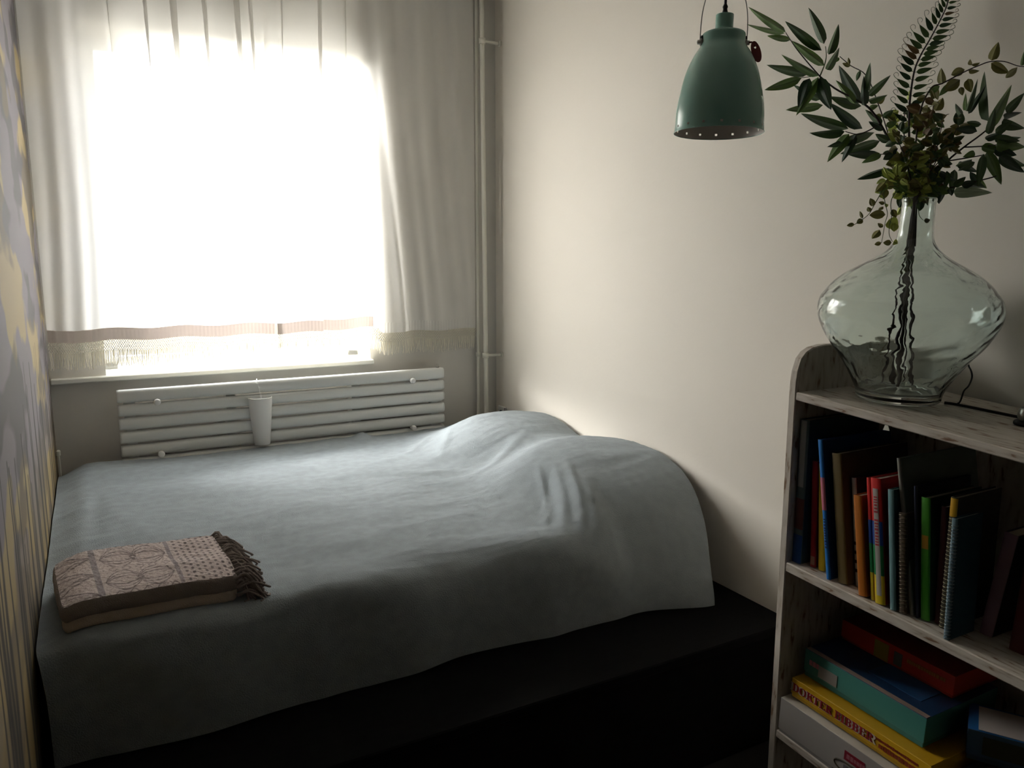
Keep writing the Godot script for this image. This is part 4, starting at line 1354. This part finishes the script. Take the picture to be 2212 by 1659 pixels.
func build_plants() -> void:
	make_leaves()
	var bam := [M.leaf_dark, M.leaf_dark, M.leaf_deep, M.leaf_mid]
	# --- the long branch reaching left towards the lamp
	var d := 1.84
	var mouth := VASE + Vector3(0, 0.47, 0)
	var b1 := thing("bamboo_branch", "long dark bamboo branch reaching left from the vase towards the pendant lamp", "branch", mouth, "artificial greenery in the glass vase")
	var p1 := px_path([[1972, 430, 1.84], [1952, 372, 1.84], [1930, 322, 1.83], [1902, 268, 1.83], [1876, 232, 1.82], [1845, 214, 1.82], [1802, 190, 1.81], [1771, 165, 1.80]])
	var low1 := smooth_path(in_vase(-0.03, 0.02, p1[0]), 5)
	stem_part(b1, low1 + p1.slice(1), 0.0042, 0.0018, M.stem)
	stem_part(b1, px_path([[1771, 165, 1.80], [1781, 140, 1.80], [1785, 120, 1.80], [1783, 100, 1.80]]), 0.0016, 0.0008, M.stem_green, "twig")
	stem_part(b1, px_path([[1771, 165, 1.80], [1743, 133, 1.80], [1721, 106, 1.79], [1706, 84, 1.79], [1697, 70, 1.79]]), 0.0016, 0.0008, M.stem, "twig")
	stem_part(b1, px_path([[1768, 163, 1.80], [1748, 166, 1.80], [1731, 168, 1.80]]), 0.0010, 0.0007, M.stem_green, "twig")
	stem_part(b1, px_path([[1902, 268, 1.83], [1872, 284, 1.82], [1850, 290, 1.82], [1826, 284, 1.81]]), 0.0018, 0.0010, M.stem, "twig")
	stem_part(b1, px_path([[1930, 322, 1.83], [1915, 332, 1.83], [1900, 333, 1.83]]), 0.0016, 0.0010, M.stem, "twig")
	leaves_from(b1, [[1697, 69, 1614, 15, 14, 0], [1695, 72, 1613, 52, 9, 0], [1709, 86, 1659, 78, 11, 1]], 1.79, [M.leaf_mid], 0.02, 0.3)
	leaves_from(b1, [[1775, 109, 1699, 46, 18, 2], [1780, 95, 1745, 15, 17, 3], [1790, 118, 1810, 49, 17, 3], [1787, 151, 1815, 98, 14, 3],
		[1781, 142, 1708, 87, 16, 2], [1769, 164, 1688, 117, 13, 0], [1748, 159, 1656, 142, 17, 0], [1732, 168, 1654, 193, 18, 1], [1749, 169, 1727, 240, 22, 2],
		[1768, 166, 1720, 247, 19, 2], [1771, 167, 1795, 236, 26, 3]], 1.80, bam, 0.03, 0.3)
	leaves_from(b1, [[1772, 215, 1712, 181, 13, 2], [1778, 227, 1700, 237, 16, 1], [1833, 278, 1731, 248, 19, 0], [1825, 284, 1748, 286, 17, 0], [1834, 289, 1786, 349, 20, 3], [1889, 286, 1794, 315, 18, 1],
		[1849, 291, 1818, 351, 15, 2], [1901, 304, 1817, 330, 19, 2], [1901, 331, 1835, 331, 16, 2], [1904, 334, 1861, 353, 13, 2], [1921, 363, 1853, 383, 16, 3], [1863, 278, 1797, 223, 20, 1]], 1.82, bam, 0.03, 0.3)
	leaves_from(b1, [[1859, 223, 1814, 140, 22, 2], [1847, 224, 1803, 174, 14, 2], [1861, 229, 1797, 208, 18, 1], [1875, 196, 1884, 130, 14, 3], [1876, 207, 1926, 160, 14, 2], [1876, 218, 1920, 201, 13, 2], [1867, 228, 1863, 161, 15, 1], [1876, 234, 1896, 228, 10, 2],
		[1905, 268, 1868, 236, 13, 2], [1912, 280, 1880, 262, 12, 2], [1920, 305, 1890, 290, 14, 1]], 1.83, bam, 0.03, 0.35)
	# --- the branch reaching right
	var b2 := thing("bamboo_branch", "dark bamboo branch spreading right from the vase to the picture edge", "branch", mouth, "artificial greenery in the glass vase")
	var p2 := px_path([[1984, 430, 1.82], [2014, 384, 1.80], [2046, 348, 1.78], [2082, 318, 1.75], [2112, 296, 1.72], [2140, 274, 1.70]])
	stem_part(b2, smooth_path(in_vase(0.035, 0.01, p2[0]), 5) + p2.slice(1), 0.0040, 0.0016, M.stem)
	stem_part(b2, px_path([[2082, 318, 1.75], [2122, 316, 1.73], [2160, 312, 1.70]]), 0.0018, 0.0010, M.stem, "twig")
	stem_part(b2, px_path([[2046, 348, 1.78], [2096, 340, 1.75], [2140, 332, 1.72]]), 0.0018, 0.0010, M.stem, "twig")
	leaves_from(b2, [[2136, 262, 2134, 146, 18, 2], [2139, 272, 2189, 174, 19, 2], [2092, 246, 2131, 182, 10, 2], [2088, 240, 2113, 162, 9, 3], [2087, 238, 2088, 196, 8, 2], [2076, 246, 2063, 220, 10, 2],
		[2174, 244, 2214, 200, 16, 2], [2169, 255, 2214, 243, 12, 2], [2164, 263, 2218, 277, 19, 3], [2158, 300, 2213, 293, 14, 2], [2153, 310, 2222, 317, 25, 2], [2148, 320, 2196, 335, 20, 3],
		[2158, 336, 2222, 358, 20, 3], [2131, 328, 2162, 399, 21, 2], [2124, 332, 2112, 401, 16, 2], [2158, 338, 2213, 374, 19, 3], [2111, 284, 2066, 280, 16, 2], [2120, 268, 2090, 262, 12, 2],
		[2106, 350, 2071, 368, 12, 2], [2100, 344, 2068, 354, 13, 2], [2106, 330, 2078, 340, 12, 2], [2150, 288, 2186, 262, 15, 2], [2128, 300, 2170, 282, 14, 2], [2120, 316, 2166, 330, 17, 2], [2135, 290, 2150, 232, 14, 2], [2148, 300, 2205, 306, 16, 2]], 1.70, bam, 0.03, 0.4)
	leaves_from(b2, [[2045, 369, 2039, 408, 12, 2], [2062, 366, 2056, 424, 14, 2], [2106, 388, 2134, 409, 14, 2], [2030, 372, 2070, 392, 12, 3], [2070, 352, 2118, 372, 14, 2]], 1.77, bam, 0.02, 0.4)
	# --- the low branch with the pale leaf
	var b3 := thing("leafy_branch", "low branch lying to the right of the vase mouth with a pale backed leaf", "branch", mouth, "artificial greenery in the glass vase")
	var p3 := px_path([[1990, 425, 1.82], [2018, 416, 1.80], [2052, 406, 1.78], [2092, 396, 1.75], [2140, 384, 1.72], [2152, 380, 1.71]])
	stem_part(b3, smooth_path(in_vase(0.02, -0.03, p3[0]), 5) + p3.slice(1), 0.0034, 0.0014, M.stem)
	leaves_from(b3, [[2060, 415, 2148, 412, 21, 0]], 1.75, [M.leaf_pale], 0.01, 0.2)
	leaves_from(b3, [[2036, 413, 2030, 442, 18, 2], [2052, 408, 2056, 424, 12, 2], [2096, 398, 2132, 408, 13, 2], [2078, 402, 2110, 392, 14, 2], [2060, 404, 2086, 382, 13, 2], [2110, 392, 2096, 372, 12, 2]], 1.76, [M.leaf_dark, M.leaf_deep], 0.02, 0.4)

	# --- the fern
	var f := thing("fern_frond", "tall dark fern frond with curled leaflet tips rising out of the picture top", "fern", mouth, "artificial greenery in the glass vase")
	var fp := px_path([[1974, 432, 1.84], [1968, 372, 1.85], [1964, 300, 1.86], [1964, 240, 1.87], [1968, 195, 1.87], [1976, 150, 1.87], [1990, 117, 1.87], [2007, 88, 1.87], [2027, 51, 1.86], [2043, 18, 1.85], [2052, -14, 1.84], [2058, -46, 1.83]], 5)
	stem_part(f, smooth_path(in_vase(0.0, -0.015, fp[0]), 5) + fp.slice(1), 0.0036, 0.0012, M.stem)
	var count := 24
	for k in count:
		var t := lerpf(0.20, 0.99, float(k) / (count - 1))
		var i := t * (fp.size() - 1)
		var base: Vector3 = fp[int(i)].lerp(fp[mini(int(i) + 1, fp.size() - 1)], i - int(i))
		var dir: Vector3 = (fp[mini(int(i) + 2, fp.size() - 1)] - fp[maxi(int(i) - 1, 0)]).normalized()
		var size := lerpf(1.0, 0.30, smoothstep(0.62, 0.98, t)) * 0.054
		for s in [-1.0, 1.0]:
			var ang := (deg_to_rad(63) if s < 0.0 else deg_to_rad(72)) - deg_to_rad(18) * smoothstep(0.55, 0.75, t) * (1.0 if s < 0.0 else -0.6)
			var out: Vector3 = (rt * s * sin(ang) + dir * cos(ang) * (1.0 if s < 0.0 else 0.5)).normalized()
			fern_leaflet(f, base, out, dir, size * rng.randf_range(0.9, 1.08), s)
	# --- small leaved twigs
	var tw := [M.leaf_olive, M.leaf_olive, M.leaf_mid, M.leaf_brown]
	var t1 := thing("leafy_twig", "brown twig with oval olive leaves arching right above the bamboo leaves", "twig", mouth, "artificial greenery in the glass vase")
	var q1 := px_path([[1980, 430, 1.83], [1976, 340, 1.82], [1988, 240, 1.80], [2012, 190, 1.79], [2034, 181, 1.78], [2066, 164, 1.77], [2090, 152, 1.76], [2111, 143, 1.75], [2139, 133, 1.74], [2170, 133, 1.73], [2197, 142, 1.72], [2214, 144, 1.71]])
	stem_part(t1, smooth_path(in_vase(0.01, 0.03, q1[0]), 5) + q1.slice(1), 0.0026, 0.0010, M.stem)
	for r in [[2142, 131, 2156, 89, 19], [2141, 136, 2182, 157, 20], [2084, 150, 2057, 160, 17], [2096, 141, 2097, 126, 8], [2099, 141, 2118, 134, 8], [2092, 152, 2118, 151, 11], [2198, 145, 2175, 166, 13], [2091, 170, 2099, 200, 18], [2074, 172, 2043, 194, 23], [2036, 182, 2033, 145, 16], [2075, 188, 2079, 207, 11], [2208, 142, 2211, 108, 11], [2060, 176, 2030, 205, 13], [2030, 186, 2006, 200, 15], [2020, 190, 2028, 216, 14], [2002, 208, 1980, 214, 14], [2000, 212, 2022, 226, 14], [1990, 236, 1972, 250, 14], [1992, 232, 2014, 246, 14]]:
		leaf(t1, at(r[0], r[1], 1.76 + (2140 - r[0]) * 0.0004), at(r[2], r[3], 1.76 + (2140 - r[0]) * 0.0004 + rng.randf_range(-0.01, 0.01)), r[4] * 1.76 / FOCAL * 1.1, LEAF.round[rng.randi() % 3], tw[rng.randi() % 4], 0.35)
	twig("leafy_twig", "forked twig with broad olive leaves standing right of the fern", [[1984, 428, 1.82], [2012, 370, 1.80], [2042, 331, 1.77], [2060, 292, 1.75], [2071, 271, 1.74]], [[2071, 271, 2074, 234, 21], [2071, 272, 2066, 292, 22], [2073, 272, 2104, 262, 15], [2064, 284, 2040, 280, 16], [2056, 302, 2036, 306, 15], [2050, 316, 2074, 318, 14], [2042, 332, 2022, 330, 17], [2034, 344, 2052, 352, 14], [2072, 272, 2052, 273, 9]], Vector2(0.03, -0.01), 1.76)
	twig("leafy_twig", "thin brown twig with tiny leaves crossing behind the left bamboo leaves", [[1962, 428, 1.86], [1936, 350, 1.88], [1912, 268, 1.89], [1896, 222, 1.89], [1872, 164, 1.89], [1838, 142, 1.89], [1814, 122, 1.88]], [[1838, 142, 1820, 136, 8], [1834, 140, 1832, 124, 6], [1812, 124, 1806, 134, 7], [1880, 180, 1866, 172, 9], [1858, 152, 1850, 174, 8], [1896, 222, 1914, 210, 12], [1906, 250, 1890, 256, 12], [1908, 254, 1930, 236, 14], [1914, 272, 1938, 262, 14], [1924, 310, 1944, 296, 14], [1930, 330, 1908, 330, 13]], Vector2(-0.02, -0.03), 1.88)
	# dense sprigs in the middle of the bunch
	var sprigs := [
		["upright olive sprig in the middle of the bunch behind the fern stem", [[1972, 426, 1.86], [1962, 350, 1.87], [1952, 280, 1.88], [1956, 232, 1.89]], 26, 17.0, [M.leaf_olive, M.leaf_dark, M.leaf_lime]],
		["upright olive sprig leaning right beside the fern stem", [[1978, 426, 1.82], [1986, 350, 1.81], [2004, 280, 1.80], [2018, 224, 1.79]], 30, 18.0, [M.leaf_olive, M.leaf_olive, M.leaf_mid, M.leaf_brown]],
		["olive sprig spreading right under the broad leaved twig", [[1982, 426, 1.80], [2010, 356, 1.79], [2026, 310, 1.78], [2036, 262, 1.77]], 26, 17.0, [M.leaf_olive, M.leaf_brown, M.leaf_dark]],
		["short dark sprig filling the middle just above the vase mouth", [[1974, 428, 1.80], [1966, 380, 1.79], [1952, 330, 1.78], [1936, 300, 1.78]], 26, 17.0, [M.leaf_dark, M.leaf_olive, M.leaf_deep]],
		["short dark sprig leaning right just above the vase mouth", [[1980, 428, 1.80], [2000, 388, 1.78], [2020, 352, 1.77], [2034, 322, 1.76]], 24, 17.0, [M.leaf_dark, M.leaf_olive]]]
	for s in sprigs:
		sprig(s[0], s[1], s[2], s[3], s[4], Vector2(rng.randf_range(-0.04, 0.04), rng.randf_range(-0.04, 0.04)), 21.0)
	# bright ivy tuft over the mouth and its trailing ends
	for s in [["bright lime ivy tuft spilling over the left of the vase mouth", [[1972, 434, 1.82], [1956, 412, 1.79], [1940, 396, 1.77], [1922, 384, 1.76]], 34, 17.0], ["bright lime ivy tuft standing over the front of the vase mouth", [[1974, 434, 1.82], [1968, 404, 1.79], [1962, 372, 1.78], [1958, 344, 1.78]], 40, 19.0], ["bright lime ivy tuft spilling over the right of the vase mouth", [[1978, 434, 1.82], [1992, 412, 1.79], [2004, 398, 1.78], [2010, 384, 1.78]], 34, 17.0]]:
		sprig(s[0], s[1], s[2], s[3], [M.leaf_lime, M.leaf_lime, M.leaf_mid, M.leaf_olive], Vector2(0.0, 0.0), 22.0)
	var lime := [M.leaf_olive, M.leaf_lime, M.leaf_olive]
	vine("longest ivy tendril trailing left below the vase mouth", [[1966, 436, 1.82], [1938, 398, 1.78], [1918, 386, 1.77], [1906, 411, 1.76], [1890, 440, 1.76], [1878, 461, 1.76], [1863, 474, 1.76], [1846, 485, 1.76]], [[1887, 446, 1880, 428, 11], [1880, 458, 1874, 448, 9], [1864, 474, 1850, 482, 11], [1863, 472, 1857, 456, 6], [1846, 485, 1830, 487, 8], [1900, 421, 1908, 428, 5]], lime)
	vine("middle ivy tendril hanging straight down left of the vase neck", [[1966, 436, 1.82], [1936, 404, 1.78], [1910, 412, 1.76], [1912, 438, 1.76], [1917, 462, 1.76], [1912, 481, 1.76], [1908, 504, 1.76], [1904, 525, 1.76]], [[1913, 464, 1880, 464, 17], [1900, 496, 1884, 514, 14], [1904, 524, 1890, 528, 8], [1908, 490, 1896, 482, 8], [1911, 440, 1898, 436, 7], [1911, 444, 1920, 442, 8], [1908, 446, 1898, 452, 7]], lime)
	vine("ivy tendril hanging close to the left side of the vase neck", [[1968, 436, 1.82], [1942, 412, 1.78], [1928, 426, 1.76], [1924, 444, 1.76], [1926, 466, 1.76], [1921, 490, 1.76], [1921, 508, 1.76], [1928, 522, 1.76]], [[1920, 474, 1941, 495, 24], [1934, 482, 1930, 500, 15], [1926, 524, 1908, 525, 11], [1930, 522, 1940, 526, 11], [1928, 452, 1936, 470, 12]], lime)
	vine("short ivy tendril crossing in front of the vase neck", [[1978, 436, 1.81], [1984, 432, 1.78], [1984, 450, 1.77], [1986, 466, 1.77], [1995, 476, 1.77]], [[1996, 477, 2010, 475, 10], [1990, 436, 1986, 456, 14], [1998, 428, 2004, 440, 15]], [M.leaf_dark, M.leaf_olive])

func fern_leaflet(root: Node3D, base: Vector3, out: Vector3, along: Vector3, size: float, s: float) -> void:
	var st := begin()
	var nrm := (EYE - base).normalized()
	var side := out.cross(nrm).normalized()
	var w := size * 0.115
	var path := func(v: float) -> Vector3: return out * size * v + side * (-s) * size * 0.10 * v * v
	for e in [-1.0, 1.0]:
		add_grid(st, 1, 8, func(u: float, v: float) -> Vector3:
			var half := w * pow(sin(PI * pow(v, 0.6)), 0.9)
			var q: float = e * half * (u if e > 0.0 else 1.0 - u)
			return base - root.position + path.call(0.10 + v * 0.72) + side * q - nrm * absf(q) * 0.4)
	var pts := [base - root.position, base - root.position + path.call(0.12)]
	add_tube(st, pts, 0.0006, 0.0006, 4)
	if size > 0.028:
		var curl := []
		var c0: Vector3 = base - root.position + path.call(0.80)
		var turn := -s
		for k in 12:
			var a := 4.6 * k / 11.0
			var r := size * 0.13 * (1.0 - 0.25 * k / 11.0)
			curl.append(c0 + out * (size * 0.12 * minf(1.0, k / 3.0) + r * sin(a)) + side * turn * r * (1.0 - cos(a)))
		add_tube(st, curl, 0.0007, 0.0004, 4)
	var m: Material = M.leaf_dark if rng.randf() < 0.7 else M.leaf_deep
	if rng.randf() < 0.08:
		m = M.leaf_brown
	obj("leaflet", finish(st), m, root)

func twig(called: String, label: String, pts: Array, rows: Array, foot: Vector2, d: float) -> void:
	var root := thing(called, label, "twig", VASE + Vector3(0, 0.47, 0), "artificial greenery in the glass vase")
	var q := px_path(pts)
	stem_part(root, smooth_path(in_vase(foot.x, foot.y, q[0]), 5) + q.slice(1), 0.0024, 0.0009, M.stem)
	var tw := [M.leaf_olive, M.leaf_dark, M.leaf_mid, M.leaf_olive]
	for r in rows:
		leaf(root, at(r[0], r[1], d), at(r[2], r[3], d + rng.randf_range(-0.01, 0.01)), r[4] * d / FOCAL * 1.1, LEAF.round[rng.randi() % 3], tw[rng.randi() % 4], 0.35)

func vine(label: String, pts: Array, rows: Array, mats: Array) -> void:
	var root := thing("ivy_tendril", label, "vine", VASE + Vector3(0, 0.47, 0), "artificial greenery in the glass vase")
	stem_part(root, px_path(pts), 0.0012, 0.0006, M.stem_green)
	for r in rows:
		leaf(root, at(r[0], r[1], 1.76), at(r[2], r[3], 1.76 + rng.randf_range(-0.006, 0.006)), r[4] * 1.76 / FOCAL * 1.15, LEAF.round[rng.randi() % 3], mats[rng.randi() % mats.size()], 0.3)

func sprig(label: String, pts: Array, n: int, size: float, mats: Array, foot: Vector2, reach: float) -> void:
	var root := thing("ivy_sprig", label, "sprig", VASE + Vector3(0, 0.47, 0), "artificial greenery in the glass vase")
	var q := px_path(pts)
	var low := [VASE + Vector3(0.002 + foot.x * 0.3, 0.36, 0.004 + foot.y * 0.3), q[0]]
	stem_part(root, low + q.slice(1), 0.0022, 0.0008, M.stem_green if foot == Vector2.ZERO else M.stem)
	n = int(n * 1.5)
	size *= 1.2
	for k in n:
		var t := lerpf(0.12, 1.0, (k + rng.randf()) / n)
		var i := t * (q.size() - 1)
		var a: Vector3 = q[int(i)].lerp(q[mini(int(i) + 1, q.size() - 1)], i - int(i))
		var dir := (rt * rng.randf_range(-1, 1) + up * rng.randf_range(-0.7, 1.0) + fw * rng.randf_range(-0.8, 0.8)).normalized()
		var s := a.distance_to(EYE) / FOCAL
		var base := a + dir * reach * s * rng.randf_range(0.1, 1.0)
		var ln := size * s * rng.randf_range(0.75, 1.25)
		var side := (dir + Vector3(rng.randf_range(-0.5, 0.5), rng.randf_range(-0.6, 0.3), rng.randf_range(-0.5, 0.5))).normalized()
		leaf(root, base, base + side * ln, ln * rng.randf_range(0.55, 0.8), LEAF.round[rng.randi() % 3], mats[rng.randi() % mats.size()], 0.7)

# ---------------------------------------------------------------- small things
func build_small() -> void:
	var so := thing("wall_socket", "white wall socket low on the white wall beside the heating pipe", "socket", Vector3(RIGHT_X - 0.002, 0.735, -3.615))
	obj("cover", box(Vector3(0.012, 0.082, 0.082), 0.004, Vector3(-0.006, 0, 0)), M.gloss_white, so)
	obj("socket_well", lathe([Vector2(0.0001, 0.0), Vector2(0.0185, 0.0), Vector2(0.0195, 0.002), Vector2(0.021, 0.002), Vector2(0.021, -0.001)], 24), M.black, so, Transform3D(Basis(Vector3(0, 0, 1), PI / 2), Vector3(-0.0125, 0, 0)))
	obj("cover_edge", box(Vector3(0.002, 0.078, 0.003), 0.0, Vector3(-0.0125, 0, 0.0385)), M.black, so)
	var pl := thing("wall_plug", "small white plug in the left corner above the blanket", "plug", Vector3(LEFT_X + 0.003, 0.765, -3.62))
	obj("plug_body", box(Vector3(0.016, 0.026, 0.022), 0.005, Vector3(0.008, 0, 0)), M.gloss_white, pl)
	obj("cord", tube(smooth_path([Vector3(0.009, -0.010, 0), Vector3(0.010, -0.04, 0.002), Vector3(0.010, -0.09, 0.004), Vector3(0.012, -0.16, 0.0)], 4), 0.0032), M.gloss_white, pl)
	# cord on the bookcase top
	var cy := func(x: float, z: float) -> Vector3: return Vector3(x, shelf_y(0, z) + 0.0042, z)
	var path := smooth_path([cy.call(1.800, -0.845), cy.call(1.785, -0.905), cy.call(1.776, -0.965), cy.call(1.770, -1.015), cy.call(1.766, -1.045), cy.call(1.760, -1.068), cy.call(1.752, -1.082)], 5)
	var lo := thing("lamp_cord", "black cord lying on the bookcase top looping up behind the vase", "cord", path[0])
	stem_part(lo, path, 0.0034, 0.0034, M.black, "cord")
	var loop := smooth_path([path[-4], cy.call(1.765, -1.055) + Vector3(0, 0.004, 0), at(2082, 845, 1.80), at(2092, 834, 1.81), at(2099, 818, 1.83), at(2099, 806, 1.84), at(2094, 794, 1.86), at(2084, 786, 1.88), cy.call(1.87, -1.16) + Vector3(0, 0.03, 0)], 5)
	stem_part(lo, loop, 0.0020, 0.0020, M.black, "cord")
	var k := at(2224, 893, 1.64)
	var base := Vector3(k.x, shelf_y(0, k.z), k.z)
	var lamp := thing("table_lamp", "chrome foot of a small lamp at the right picture edge on the bookcase", "lamp", base)
	obj("foot", lathe(smooth_profile([Vector2(0.026, 0.0), Vector2(0.028, 0.004), Vector2(0.0265, 0.009), Vector2(0.020, 0.011), Vector2(0.0001, 0.0115)], 3), 28), M.black, lamp)
	obj("stem", lathe(smooth_profile([Vector2(0.019, 0.010), Vector2(0.0215, 0.018), Vector2(0.0215, 0.026), Vector2(0.017, 0.038), Vector2(0.008, 0.044), Vector2(0.006, 0.12), Vector2(0.0001, 0.122)], 4), 28), M.steel, lamp)
	# scrap of white paper caught under the top board
	var pz := on_x(1914, 921, 1.515)
	var st := begin()
	var c := Vector3.ZERO
	var tri := [Vector3(0, 0.013, 0.001), Vector3(0, -0.009, -0.0065), Vector3(0, -0.0085, 0.0095)]
	for s in [-1.0, 1.0]:
		var f := []
		for q in tri:
			f.append(q + Vector3(s * 0.0006, 0, 0))
		poly(st, f, c)
	for e in 3:
		var a: Vector3 = tri[e]
		var b: Vector3 = tri[(e + 1) % 3]
		poly(st, [a + Vector3(0.0006, 0, 0), b + Vector3(0.0006, 0, 0), b - Vector3(0.0006, 0, 0), a - Vector3(0.0006, 0, 0)], Vector3(0, -0.001, 0.001))
	var sc := obj("paper_scrap", finish(st), mat(rgb(232, 230, 216), 0.7), null, Transform3D(Basis(), pz))
	tag(sc, "small white triangle of paper hanging under the bookcase top board", "paper")
